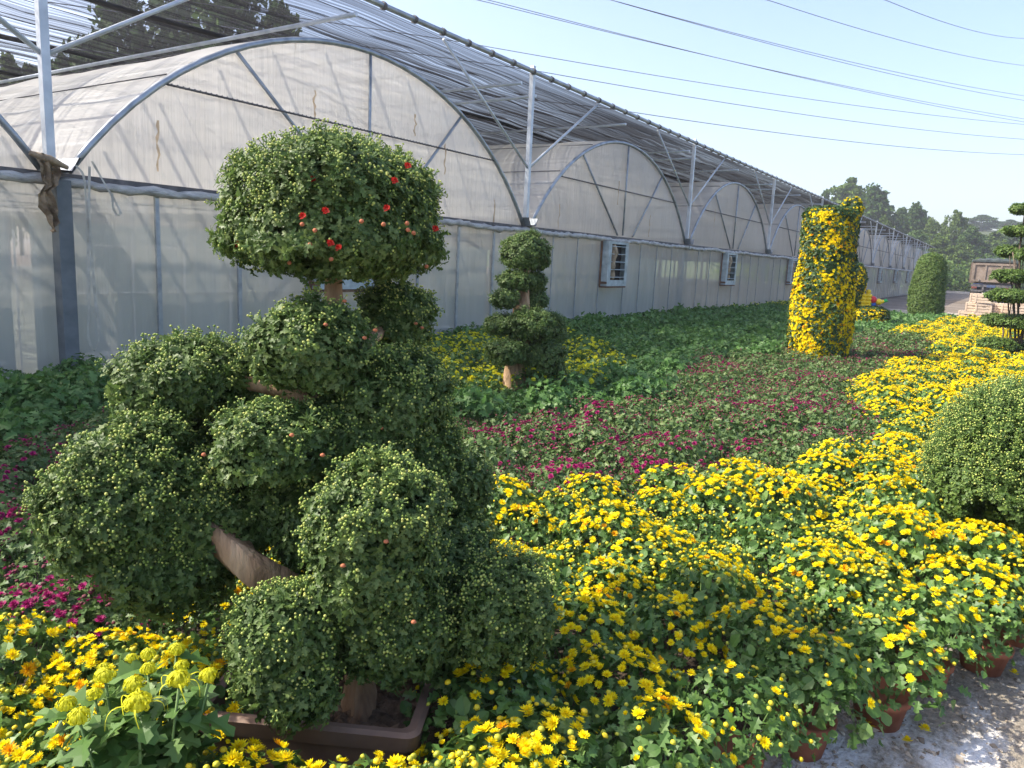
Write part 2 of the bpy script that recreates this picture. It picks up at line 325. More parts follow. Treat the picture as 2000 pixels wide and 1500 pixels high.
def t_bud(r, mat=0, n=6):
    t = T(); V = [(0, 0, r*0.8)]+[(r*0.75*cos(2*pi*j/n), r*0.75*sin(2*pi*j/n), r*0.5) for j in range(n)]+[(r*cos(2*pi*j/n), r*sin(2*pi*j/n), -r*0.15) for j in range(n)]+[(0, 0, -r*0.8)]
    F = [(0, 1+j, 1+(j+1) % n) for j in range(n)]+[(1+j, 1+n+j, 1+n+(j+1) % n, 1+(j+1) % n) for j in range(n)]+[(2*n+1, 1+n+(j+1) % n, 1+n+j) for j in range(n)]
    return t.add(V, F, mat, True)
def t_bloom(r, mat=0, rings=((14, 1.0, 12), (11, 0.78, 35), (8, 0.5, 62)), wd=0.34, seed=0):
    t = T(); rr = random.Random(seed)
    for k, (n, l, el) in enumerate(rings):
        for j in range(n):
            a = 2*pi*(j+0.5*(k % 2))/n+rr.uniform(-.12, .12); e = radians(el+rr.uniform(-9, 9)); Lr = r*l*rr.uniform(.88, 1.08); w = r*wd*0.5
            ca, sa, ce, se = cos(a), sin(a), cos(e), sin(e)
            def P(u, v, dz=0): return (u*ce*ca - v*sa, u*ce*sa + v*ca, u*se + dz + 0.004*k)
            t.add([P(r*0.06, 0), P(Lr*.62, w), P(Lr, 0, r*.06), P(Lr*.62, -w)], [(0, 3, 2, 1)], mat)
    return t
def t_disc(r, mat=0, n=6):
    return T().add([(0, 0, r*.45)]+[(r*cos(2*pi*j/n), r*sin(2*pi*j/n), 0) for j in range(n)], [(0, 1+j, 1+(j+1) % n) for j in range(n)], mat)
def t_sprig(seed, leafL=0.034, nl=9, nb=4, h=0.055, budr=0.0044, ml=0, mb=1, ms=2, lobed=True):
    rr = random.Random(seed); t = T(); lf = t_leaf(1, 0.66, ml, lobed, .14, .38); bd = t_bud(1, mb)
    tube(t, [(0, 0, -0.02), (rr.uniform(-.004, .004), 0, h)], 0.0016, 3, ms, False)
    for i in range(nl):
        a = 2.4*i+rr.uniform(-.4, .4); z = h*(0.05+0.85*i/nl); L = leafL*rr.uniform(.75, 1.2)*(1-0.35*i/nl)
        m = mat4((0, 0, z)) @ rotm('Z', a) @ rotm('Y', -radians(rr.uniform(5, 50))) @ rotm('X', rr.uniform(-.4, .4)) @ np.diag((L, L, L, 1)); t.put(lf, m)
    for i in range(nb):
        a = 2*pi*i/max(nb, 1)+rr.uniform(-.5, .5); q = 0.0 if i == 0 and nb > 1 else rr.uniform(.008, .02); zz = h+rr.uniform(.004, .018)
        p = (q*cos(a), q*sin(a), zz)
        tube(t, [(0, 0, h*.75), p], 0.0011, 3, ms, False)
        t.put(bd, mat4(p, s=budr*rr.uniform(.7, 1.15)))
    return t
def lobe_points(c, r, n, zdn=0.7, seed=0, shell=0.0, wob=0.09, zmin=-1.0):
    g = np.random.default_rng(seed); q = g.normal(size=(int(n*1.6)+8, 3)); q /= np.linalg.norm(q, axis=1, keepdims=True)
    q = q[q[:, 2] > zmin][:n]
    ph = g.uniform(0, 6.28, 6)
    q = q[(np.sin(4.2*q[:, 0]+ph[0])*np.sin(4.6*q[:, 1]+ph[1])*np.sin(3.8*q[:, 2]+ph[2])+.25*np.sin(9*q[:, 0]+7*q[:, 2]+ph[3]) < .62)]
    b = 1+wob*(np.sin(5*q[:, 0]+ph[0])+np.sin(6*q[:, 1]+ph[1])+np.sin(7*q[:, 2]+ph[2]))/1.5+g.normal(size=len(q))*0.025
    lo = q[:, 2] < 0; q = q.copy(); q[lo, :2] *= (np.clip(1-q[lo, 2]**2, .05, 1)**-.22)[:, None]
    R = np.array(r, float); sc = np.where(q[:, 2:3] < 0, [[R[0], R[1], R[2]*zdn]], R[None])
    P = q*sc*(b*(1-shell*g.random(len(q))))[:, None]+np.asarray(c)
    nn = q/sc; nn /= np.linalg.norm(nn, axis=1, keepdims=True)
    return P, nn, g
def lobe(a, c, r, n, sprigs, bare, up=0.45, zdn=0.7, seed=0, scale=1.0, wob=0.09, budfrac=0.75, shell=0.12):
    P, nn, g = lobe_points(c, r, n, zdn, seed, shell, wob)
    D = nn*0.8+np.array([0, 0, up])+g.normal(size=P.shape)*0.30
    sc = scale*g.uniform(.78, 1.25, len(P)); sp = g.uniform(0, 6.28, len(P))
    cl = 1.1+.5*np.sin(9*P[:, 0]+seed)*np.sin(11*P[:, 2]+2*seed)+.35*np.sin(17*P[:, 1])
    hasb = (g.random(len(P)) < budfrac*cl*np.clip(0.55+nn[:, 2]*0.9, 0.12, 1))
    which = g.integers(0, 100, len(P))
    F = frames(P, D, sp, sc)
    for i, s in enumerate(sprigs): a.add(s, F[hasb & (which % len(sprigs) == i)])
    for i, s in enumerate(bare): a.add(s, F[~hasb & (which % len(bare) == i)])
    # inner leaves that close the mass
    P, nn, g = lobe_points(c, np.array(r)*0.80, int(n*0.55), zdn, seed+99, 0.35, wob)
    D = nn+g.normal(size=P.shape)*0.5
    a.add(bare[0], frames(P, D, g.uniform(0, 6.28, len(P)), scale*1.35))
    return a
# ------------------------------------------------------------------ setting: ground, bed, gravel, yard, hill
def sheet(name, pts, z, mat, label=None):
    t = T().add([(x, y, 0) for x, y in pts], [tuple(range(len(pts)))])
    o = obj(name, t, mat, loc=(0, 0, z)); tag(o, kind='structure'); return o
sheet('ground', [(-420, -420), (520, -420), (520, 420), (-420, 420)], 0.0, 'ground')
E0 = np.array([-1.17, -7.09]); ED = np.array([1.25, -0.55]); ED /= np.linalg.norm(ED); EN = np.array([ED[1], -ED[0]])   # bed edge, EN points to the gravel
def edge(s, o): return tuple(E0+ED*s+EN*o)
sheet('planting_bed', [edge(-9, .02), edge(14, .02), (12.5, -14), (30.7, -14), (30.7, -.3), (-12, -.3)], 0.004, 'soil')
gp = sheet('gravel_path', [edge(-9, -.22), edge(-9, 7), edge(14, 7), edge(14, -.22)], 0.008, 'gravel')
sheet('yard', [(31.1, -60), (91, -60), (91, -.6), (31.1, -.6)], 0.004, 'yard')
k = T(); box(k, (30.9, -9, .10), (.24, 17, .2)); o = obj('kerb', k, 'kerb'); tag(o, kind='structure')
k = T(); box(k, (91.3, -30, .12), (.35, 60, .24)); o = obj('kerb', k, 'kerb'); tag(o, kind='structure')

def hill_z(X, Y): return float(np.clip((X-94)*0.10, 0, 16)+0.5*sin(X*.13)*sin(Y*.11)*(X > 96))
t = T(); nx, ny = 24, 30
V = []
for i in range(nx):
    for j in range(ny):
        X = 93+i*11; Y = -150+j*9.5; V.append((X, Y, hill_z(X, Y)-.02))
t.add(V, [(i*ny+j, (i+1)*ny+j, (i+1)*ny+j+1, i*ny+j+1) for i in range(nx-1) for j in range(ny-1)], 0, True)
tag(obj('hill', t, 'hill'), kind='structure')

# loose stones on the gravel near the camera
a = Acc(); st = []
rs = np.random.default_rng(3)
for s in range(4):
    tt = T(); q = rs.normal(size=(6, 3)); b = np.array([(1, 0, 0), (-1, 0, 0), (0, 1, 0), (0, -1, 0), (0, 0, .7), (0, 0, -.5)])*(1+0.3*q)
    tt.add(b, [(0, 2, 4), (2, 1, 4), (1, 3, 4), (3, 0, 4), (2, 0, 5), (1, 2, 5), (3, 1, 5), (0, 3, 5)]); st.append(tt)
n = 5200; ss = rs.uniform(-1.2, 3.2, n); oo = rs.uniform(-.15, 1.6, n); P = E0[None]+ss[:, None]*ED+oo[:, None]*EN
lime = np.sin(P[:, 0]*5)+np.sin(P[:, 1]*6.1+1)
P = np.c_[P, np.full(n, .010)]
Fm = frames(P, np.c_[rs.normal(size=(n, 2))*.4, np.ones(n)], rs.uniform(0, 6.28, n), rs.uniform(.003, .011, n)**1.0*rs.choice([.7, 1, 1, 1.7], n))
for i in range(4): a.add(st[i], Fm[i::4])
tag(obj('loose_gravel', a, 'stone'), label='small loose tan stones strewn over the gravel path', cat='gravel', kind='stuff')

# ------------------------------------------------------------------ the greenhouse
BAY = 8.0; GZ = 2.12; RC = 4.8; ZC = 4.12-4.8; BAYS = list(range(-2, 11))
def arc_z(x): return ZC+math.sqrt(max(RC*RC-(x-4)**2, 0))
gh = thing('greenhouse', (0, 0, 0), 'long white film greenhouse with a row of arched bays behind the flower beds', 'greenhouse')
LEN = 34.0
M['curtain'] = surf_mat('grey_green_curtain', [(0.3, (0.24, 0.29, 0.26)), (0.7, (0.34, 0.39, 0.35))], 2, mscale=(3, 1, .3), rough=0.9)
# shared meshes for one bay
def bay_roof():
    t = T(); nx, ny = 30, 40; V = []
    A0 = math.asin(3.88/RC)
    for i in range(nx+1):
        an = -A0+2*A0*i/nx
        for j in range(ny+1):
            y = 0.0+LEN*j/ny; d = 0.018*sin(3.1*y+5*an)+0.014*sin(7.3*y-9*an)+0.012*sin(1.3*y+14*an)
            if j == 0: d = 0
            r = RC+0.03+d; V.append((4+r*sin(an), y, ZC+r*cos(an)))
    t.add(V, [(i*(ny+1)+j, (i+1)*(ny+1)+j, (i+1)*(ny+1)+j+1, i*(ny+1)+j+1) for i in range(nx) for j in range(ny)], 0, True); return t
def bay_gable():
    t = T(); nx, nz = 64, 14; V = []
    for i in range(nx+1):
        x = .12+7.76*i/nx; zt = arc_z(x)
        for j in range(nz+1):
            f = j/nz; z = 2.1+(zt-2.1)*f
            y = .02+0.010*sin(x*9+z)*sin(pi*f)+0.006*sin(x*23+2*z); V.append((x, y, z))
    t.add(V, [(i*(nz+1)+j, (i+1)*(nz+1)+j, (i+1)*(nz+1)+j+1, i*(nz+1)+j+1) for i in range(nx) for j in range(nz)], 0, True); return t
def bay_wall(seed):
    g = random.Random(seed); ph = [g.uniform(0, 6) for _ in range(6)]
    t = T(); nx, nz = 120, 12; V = []
    for i in range(nx+1):
        x = 8*i/nx
        for j in range(nz+1):
            z = 2.04*j/nz; m = x % 1.0
            y = .015+(0.012*sin(14*x+ph[0]+z)+0.010*sin(31*x+ph[1]-2*z)+.014*sin(5*x+3*z+ph[2]))*(0.35+0.65*sin(pi*m)); V.append((x, y, z))
    t.add(V, [(i*(nz+1)+j, (i+1)*(nz+1)+j, (i+1)*(nz+1)+j+1, i*(nz+1)+j+1) for i in range(nx) for j in range(nz)], 0, True); return t
def arc_pts(x0=.12, x1=7.88, y=-.02, n=28, dr=0.0):
    a0 = math.asin((x0-4)/RC); a1 = math.asin((x1-4)/RC)
    return [(4+(RC+dr)*sin(a0+(a1-a0)*i/n), y, ZC+(RC+dr)*cos(a0+(a1-a0)*i/n)) for i in range(n+1)]
roof_me = Acc().add(bay_roof()).mesh('roof_film', ['rooffilm'])
gable_me = Acc().add(bay_gable()).mesh('gable_film', ['film'])
wall_mes = [Acc().add(bay_wall(s)).mesh('wall_film', ['wallfilm']) for s in range(4)]
t = T(); tube(t, arc_pts(), .034, 8); arch_me = Acc().add(t).mesh('front_arch', ['pipe'])
t = T()
tube(t, [(1.05, -.03, 3.12), (6.95, -.03, 3.12)], .012, 5)
for i in range(90): x_ = 1.06+5.85*i/90; tube(t, [(x_, -.034, 3.108), (x_+.05, -.034, 3.135)], .007, 3)

truss_me = Acc().add(t).mesh('cross_rail', ['darkpipe'])
br = []
for p, q in (((1.96, 3.64), (3.75, 2.16)), ((6.0, 3.66), (4.55, 2.16)), ((4.02, 4.09), (4.02, 2.16))):
    t = T(); tube(t, [(p[0], -.012, p[1]), (q[0], -.012, q[1])], .022, 6); br.append(Acc().add(t).mesh('gable_brace', ['pipe']))
t = T(); box(t, (4, .0, 2.10), (8, .09, .05)); gut_me = Acc().add(t).mesh('eave_beam', ['darkpipe'])
def rollm(seed):
    g = np.random.default_rng(seed); xs = np.linspace(.02, 7.98, 90); P = [(x, -.055+.012*g.normal(), 2.045+.010*g.normal()-.012*sin(x*2.1)) for x in xs]
    t = T(); tube(t, P, .038+.009*np.abs(g.normal(size=90)), 7); return Acc().add(t).mesh('rolled_curtain', ['roll'])
rolls = [rollm(s) for s in range(3)]
t = T()
for y0 in [0.05]:
    prof = [(-.17, .14), (-.09, 0), (.09, 0), (.17, .14), (.15, .14), (.08, .015), (-.08, .015), (-.15, .14)]
    V = [(x, y, 2.13+z) for y in (-.16, LEN) for x, z in prof]; n = len(prof)
    t.add(V, [(j, (j+1) % n, n+(j+1) % n, n+j) for j in range(n)])
trough_me = Acc().add(t).mesh('roof_gutter', ['pipe'])
t = T(); box(t, (0, 0, 1.03), (.13, .13, 2.06)); col_me = Acc().add(t).mesh('column', ['column'])
t = T(); box(t, (0, -.018, 1.0), (.022, .02, 2.0)); mul_me = Acc().add(t).mesh('mullion', ['pipe'])
t = T(); box(t, (0, -.022, 1.0), (.045, .03, 2.0)); mulb_me = Acc().add(t).mesh('mullion', ['pipe'])
# hoops, ties and purlins inside one bay, seen as shadows through the film
t = T()
for y in np.arange(2, LEN, 2.0): tube(t, arc_pts(.12, 7.88, y, 16, -.03), .03, 5, 0, False)
for an in (-.85, -.68, -.5, -.33, -.16, 0, .16, .33, .5, .68, .85): tube(t, [(4+(RC-.06)*sin(an), .1, ZC+(RC-.06)*cos(an)), (4+(RC-.06)*sin(an), LEN, ZC+(RC-.06)*cos(an))], .026, 4, 0, False)
for y in np.arange(4, LEN, 4.0):
    tube(t, [(.3, y, 2.3), (7.7, y, 2.3)], .02, 4, 0, False)
    for x0, z0, x1, z1 in ((4, 2.3, 4, 4.05), (4, 2.3, 2, 3.6), (4, 2.3, 6, 3.6), (2, 2.3, 2, 3.6), (6, 2.3, 6, 3.6)): tube(t, [(x0, y, z0), (x1, y, z1)], .022, 4, 0, False)
    box(t, (.0, y, 1.05), (.1, .1, 2.1))
inner_me = Acc().add(t).mesh('inner_frame', ['pipe'])
t = T()
for y, z in ((.55, .34), (.70, 1.48), (.70, .98)): box(t, (4, y, z), (7.4, .12 if z < .5 else .02, .035 if z < .9 else .015))
for x in np.arange(.5, 8, .62): box(t, (x, .72, .85), (.014, .014, 1.5))
box(t, (4, .75, .86), (7.8, .01, 1.70), mat=1)
bench_me = Acc().add(t).mesh('inner_curtain', ['interior', 'curtain'])
t = T()
for x in (1.15, 2.4, 5.6, 6.85):
    z = arc_z(x)+.045; tube(t, [(x, 0.02, z), (x+.02, LEN*.5, z+.02), (x, LEN, z)], .007, 4)
rope_me = Acc().add(t).mesh('film_rope', ['darkpipe'])
# louvred fan window, its own mesh parts
t = T(); W0, W1, Z0, Z1, DP = 3.0, 3.98, 1.10, 1.95, .20
box(t, (W0+.025, -DP/2, (Z0+Z1)/2), (.05, DP, Z1-Z0)); box(t, (W1-.025, -DP/2, (Z0+Z1)/2), (.05, DP, Z1-Z0))
box(t, ((W0+W1)/2, -DP/2, Z1+.025), (W1-W0, DP, .05)); box(t, ((W0+W1)/2, -DP/2, Z0-.025), (W1-W0, DP, .05))
box(t, (W0+.10, -DP+.012, (Z0+Z1)/2), (.1, .024, Z1-Z0)); box(t, (W1-.09, -DP+.012, (Z0+Z1)/2), (.08, .024, Z1-Z0)); box(t, ((W0+W1)/2, -DP+.012, Z0+.04), (W1-W0-.29, .024, .08))
winf_me = Acc().add(t).mesh('window_frame', ['frame'])
t = T(); box(t, (W0-.02, -.03, (Z0+Z1)/2), (.05, .05, Z1-Z0+.1)); box(t, (W0-.004, -.10, Z0+.02), (.012, .2, .05)); box(t, ((W0+W1)/2, -.10, Z0-.07), (W1-W0-.02, .18, .035)); winr_me = Acc().add(t).mesh('rusty_edge', ['rust'])
t = T(); box(t, ((W0+W1)/2, -.04, (Z0+Z1)/2), (W1-W0-.1, .02, Z1-Z0)); wino_me = Acc().add(t).mesh('opening_shade_panel', ['dark'])  # near-black panel, paints in the shade behind the louvres
slat = []
for i in range(5):
    t = T(); z = Z0+.14+.165*i
    V = [((W0+.13), -DP-.01, z+.006), (W1-.12, -DP-.01, z+.006), (W1-.12, -DP+.05, z+.012), (W0+.13, -DP+.05, z+.012), (W0+.13, -DP-.01, z-.006), (W1-.12, -DP-.01, z-.006), (W1-.12, -DP+.05, z-.004), (W0+.13, -DP+.05, z-.004)]
    t.add(V, [(0, 1, 2, 3), (4, 7, 6, 5), (0, 4, 5, 1), (1, 5, 6, 2), (2, 6, 7, 3), (3, 7, 4, 0)]); slat.append(Acc().add(t).mesh('louvre', ['frame']))
t = T(); pts = []
for i in range(9): pts.append((W0+.30+.05*sin(i*1.3), -.10, Z0+.08+.095*i))
tube(t, pts, [.09, .11, .1, .14, .13, .12, .15, .13, .10], 7); wrag_me = Acc().add(t).mesh('brown_liner', ['rag'])
for i, k in enumerate(BAYS):
    lo = (BAY*k, 0, 0)
    link('roof_film', roof_me, gh, lo); link('gable_film', gable_me, gh, lo); link('wall_film', wall_mes[k % 4], gh, lo)
    link('front_arch', arch_me, gh, lo); link('cross_rail', truss_me, gh, lo)
    for b in br: link('gable_brace', b, gh, lo)
    link('eave_beam', gut_me, gh, lo); link('rolled_curtain', rolls[k % 3], gh, lo); link('roof_gutter', trough_me, gh, lo)
    link('column', col_me, gh, (BAY*k+.03, -.045 if k in (-1, 0) else .10, 0))
    link('inner_frame', inner_me, gh, lo); link('film_rope', rope_me, gh, lo)
    if k < 2: link('inner_curtain', bench_me, gh, lo)
    for x in ((.97, 1.95, 2.96, 4.2, 5.05, 6.02, 6.99) if k < 4 else (.97, 1.95, 2.96, 4.2, 5.05, 6.02, 6.99)): link('mullion', mulb_me if k < 1 else mul_me, gh, (BAY*k+x, 0, 0))
    wn = link('window', winf_me, gh, lo)
    for me in (winr_me, wino_me, wrag_me): link(me.name.split('.')[0], me, wn)
    for me in slat: link('louvre', me, wn)
t = T(); box(t, (36, 17.2, .02), (104, 33.6, .04)); M['matting'] = surf_mat('grey_green_matting', [(0.3, (0.26, 0.29, 0.26)), (0.7, (0.38, 0.41, 0.37))], 2, rough=0.9)
obj('floor', t, 'matting', gh)
# torn film and straps at the near gutter end
t = T(); g = np.random.default_rng(5); P0 = np.array([-.12, -.13, 2.22]); rows = []
for i in range(13):
    f = i/12; cx = P0[0]-.01+.022*sin(i*.8)+.015*g.normal()+.03*f; wd = .075+.02*sin(i*.9+.5)+.012*g.normal()-(.0 if i < 8 else .012*(i-7))
    rows.append([(cx+wd*(j/6-.5)*2, P0[1]-.035*sin(j*2.2+i*.5)-.03*g.random(), P0[2]-.62*f-.03*g.random()) for j in range(7)])
V = [p for r in rows for p in r]; t.add(V, [(i*7+j, i*7+j+1, (i+1)*7+j+1, (i+1)*7+j) for i in range(12) for j in range(6)], 0, False)
tube(t, [(-.25, -.12, 2.26), (-.1, -.15, 2.22), (.06, -.13, 2.17)], [.022, .04, .018], 7)
obj('torn_film', t, 'rag', gh)
for pts in ([(.10, -.19, 2.20), (.16, -.22, 2.12), (.17, -.22, 1.7), (.15, -.22, 1.0), (.12, -.22, .62), (.17, -.22, .48), (.23, -.22, .60), (.20, -.22, 1.1), (.18, -.23, 1.8), (.22, -.2, 2.2)],
            [(.25, -.19, 2.25), (.33, -.2, 2.1), (.45, -.2, 1.9), (.50, -.2, 1.80), (.46, -.2, 1.77), (.42, -.2, 1.85), (.42, -.2, 1.98)]):
    P = np.array(pts); s = np.linspace(0, len(P)-1, 40); Q = np.stack([np.interp(s, range(len(P)), P[:, c]) for c in range(3)], 1)
    Q[1:-1] = (Q[:-2]+2*Q[1:-1]+Q[2:])/4
    V = []
    for i, q in enumerate(Q): V += [q+np.array([-.011, .004*sin(i*.7), 0]), q+np.array([.011, -.004*sin(i*.7), 0])]
    t = T(); t.add(V, [(2*i, 2*i+1, 2*i+3, 2*i+2) for i in range(39)], 0, True); obj('hanging_strap', t, 'strap', gh)
for kk, (x, z, L) in enumerate(((1.0, 2.75, .5), (3.05, 3.45, .42), (4.9, 3.5, .3), (5.6, 3.2, .45), (6.95, 2.5, .55), (9.1, 2.6, .6), (11.6, 3.3, .5), (13.4, 2.7, .5), (18, 3.2, .5), (20.8, 2.8, .4))):
    t = T(); g = np.random.default_rng(50+kk); V = []
    for i in range(10):
        f = i/9; c = x+.012*sin(i*1.4+kk)+.01*g.normal(); w_ = .004+.012*abs(sin(i*1.7+kk))**2*(1-f*.5)+.006*g.random(); V += [(c-w_, -.035, z-L*f), (c+w_, -.03-.02*g.random(), z-L*f)]
    t.add(V, [(2*i, 2*i+1, 2*i+3, 2*i+2) for i in range(9)]); obj('film_patch', t, 'oldtape', gh)

# ------------------------------------------------------------------ the shade canopy over it
NZ = 4.72
sc_ = thing('shade_canopy', (0, 0, 0), 'dark see-through shade net on a galvanised steel frame over the greenhouse', 'shade net')
X0, X1, YD = -20.0, 89.5, 38.0
t = T(); xs = np.linspace(X0, X1, 260); ys = np.linspace(-.02, YD, 900); V = []
for y in ys:
    for x in xs:
        V.append((x, y, NZ-.02))
nx = len(xs); V = np.array(V); Xn, Yn = V[:, 0], V[:, 1]; ph = (Yn % 1.9)/1.9; ed = np.clip(Yn*3, 0, 1)
V[:, 2] += ed*(-.05*np.sin(pi*ph)*(.8+.4*np.sin(Xn*.7+Yn))-.035*np.sin(2*pi*Yn/.62+.3*np.sin(Xn*.31))-.022*np.sin(2*pi*Xn/1.7+2.2*np.sin(Yn*.7)+1.1*np.sin(Xn*.37))*np.sin(pi*ph)-.022*np.sin(2*pi*Yn/.33+.25*np.sin(Xn*.23+1)))
t.add(V, [(j*nx+i, j*nx+i+1, (j+1)*nx+i+1, (j+1)*nx+i) for j in range(len(ys)-1) for i in range(nx-1)], 0, True)
obj('shade_net', t, 'net', sc_)
t = T(); tube(t, [(x, -.05, NZ+.02) for x in np.linspace(X0, X1, 40)], .042, 8); obj('eave_pipe', t, 'pipe', sc_)
t = T()
for x in np.arange(X0, X1, .62): tube(t, [(x, -.05, NZ+.02), (x+.05, -.05, NZ+.02)], .056, 7)
tag(obj('net_clips', t, 'darkpipe', sc_), kind='stuff')
pt = T(); box(pt, (0, 0, (2.14+NZ+.12)/2), (.075, .075, NZ+.12-2.14)); post_me = Acc().add(pt).mesh('post', ['pale_pipe'])
sm = []
for s in (-1, 1):
    t = T(); tube(t, [(s*.03, 0, 3.14), (s*2.46, 0, NZ-.06)], .024, 6); sm.append(Acc().add(t).mesh('strut', ['pale_pipe']))
for y in (-.02, 8.0, 16.0):
    for k in (BAYS if y < 1 else BAYS[:9]):
        link('post', post_me, sc_, (BAY*k-.04, y, 0))
        for m_ in sm: link('strut', m_, sc_, (BAY*k-.04, y, 0))
t = T(); tube(t, [(0, -.05, 0), (0, YD, 0)], .028, 6); rail_me = Acc().add(t).mesh('cross_tube', ['pale_pipe'])
for k in BAYS:
    for dx, z in ((0.05, NZ-.36), (-.42, NZ-.24), (3.72, NZ-.22)): link('cross_tube', rail_me, sc_, (BAY*k+dx, 0, z))
t = T()
for y in (3.1, 6.4, 9.5, 13, 17, 21, 26): tube(t, [(x, y+.05*sin(x), NZ-.07-.02*sin(x*.9)) for x in np.linspace(X0, X1, 50)], .04, 6)
obj('net_seam_roll', t, 'rubber', sc_)
t = T()
for y in np.arange(.55, YD, .95): tube(t, [(X0, y, NZ), (X1, y+.02, NZ)], .007, 3)
obj('net_wires', t, 'darkpipe', sc_)

# ------------------------------------------------------------------ power lines
PL = [((935, 0), (2000, 232)), ((955, 0), (2000, 238)), ((1195, 0), (2000, 187)), ((1180, -4), (2000, 196)), ((1500, 0), (2000, 128)), ((1730, 0), (2000, 75)), ((890, 80), (2000, 243)), ((1040, 137), (2000, 272)), ((1190, 212), (2000, 302))]
NM = ['upper strand of the lowest-starting double power line', 'lower strand of the double power line beginning over the net edge', 'power cable crossing the middle of the sky, upper of a close pair', 'power cable crossing the middle of the sky, lower of a close pair',
      'power cable in the upper right sky, second from the corner', 'power cable nearest the top right corner of the sky', 'power cable rising out from the near end of the shade net', 'power cable passing just above the second steel post', 'lowest power cable, meeting the shade net edge furthest right']
for (p, q), lb in zip(PL, NM):
    A_, B_ = atd(*p, 70), atd(*q, 130); D_ = B_-A_; t = T()
    pts = [A_+D_*f-np.array([0, 0, 2.2*(1-(2*f-1)**2)*0.35 if 0 <= f <= 1 else 0]) for f in np.linspace(-.45, 1.25, 60)]
    tube(t, pts, .035, 4); tag(obj('power_line', t, 'wire'), lb, 'power line', 'power lines across the sky')

# ------------------------------------------------------------------ trees and hillside growth
def t_card(): return T().add([(-.5, -.32, 0), (.1, -.5, .06), (.55, .1, 0), (-.1, .5, -.05)], [(0, 1, 2, 3)])
def crown_mesh(seed, mat, prof, ncl=135, per=80, ls=.040):
    g = np.random.default_rng(seed); a = Acc(); Ps = []
    for i in range(ncl):
        z = g.uniform(.14, 1.0); rr = np.interp(z, prof[0], prof[1]); an = g.uniform(0, 6.28); r = rr*math.sqrt(g.uniform(.12, 1))
        r *= g.uniform(.8, 1.22); c = np.array([r*cos(an), r*sin(an), z*g.uniform(.94, 1.02)]); s = g.uniform(.03, .10)*(0.75+rr)
        q = g.normal(size=(per, 3)); q /= np.linalg.norm(q, axis=1, keepdims=True); Ps.append(c+q*np.array([1.15, 1.15, .75])*s*g.uniform(.5, 1.15, (per, 1)))
    P = np.concatenate(Ps); n = len(P)
    a.add(t_card(), frames(P, g.normal(size=(n, 3))+np.array([0, 0, .5]), g.uniform(0, 6.28, n), ls*g.uniform(.5, 1.3, n)))
    return a.mesh('crown', [mat])
ROUND = ((.14, .3, .55, .8, 1.0), (.10, .27, .33, .24, .05)); TALL = ((.12, .3, .6, .85, 1.0), (.08, .17, .20, .13, .03)); WIDE = ((.14, .35, .6, .85, 1), (.2, .42, .46, .36, .1))
FEATH = [crown_mesh(s_, 'tree1', TALL, 110, 46, .030) for s_ in (17, 18)]
CR = {'feather': FEATH, 'round': [crown_mesh(11, 'tree1', ROUND), crown_mesh(12, 'tree2', ROUND)], 'tall': [crown_mesh(13, 'tree1', TALL), crown_mesh(14, 'tree2', TALL)], 'wide': [crown_mesh(15, 'tree1', WIDE, 150), crown_mesh(16, 'tree2', WIDE, 150)]}
def trunk_mesh(seed):
    g = np.random.default_rng(seed); t = T(); tube(t, [(0, 0, -.03), (.01, 0, .15), (.0, .015, .4), (-.01, 0, .8)], [.024, .019, .014, .004], 7)
    for i in range(9):
        an = g.uniform(0, 6.28); z = g.uniform(.16, .62); L = g.uniform(.14, .26)
        tube(t, [(0, 0, z), (L*.5*cos(an), L*.5*sin(an), z+L*.35), (L*cos(an), L*sin(an), z+L*.9)], [.010, .006, .002], 5)
    return Acc().add(t).mesh('trunk', ['bark'])
TR = [trunk_mesh(21), trunk_mesh(22)]
def tree(px, top, depth, shape, light, wpx, label, seed, group='trees on the hillside', zb=None):
    b = atd(px, 560, depth); zb = hill_z(b[0], b[1]) if zb is None else zb
    topP = atd(px, top, depth); h = topP[2]-zb
    r0 = {'feather': .2, 'round': .33, 'tall': .20, 'wide': .46}[shape]; wm = wpx/FOC*depth
    o = thing('tree', (topP[0], topP[1], zb), label, 'tree', group, rz=seed*1.7)
    s = (wm/2/r0/1.08, wm/2/r0/1.08, h)
    for me, nm in ((CR[shape][light], 'crown'), (TR[seed % 2], 'trunk')):
        c = link(nm, me, o); c.scale = s
    return o
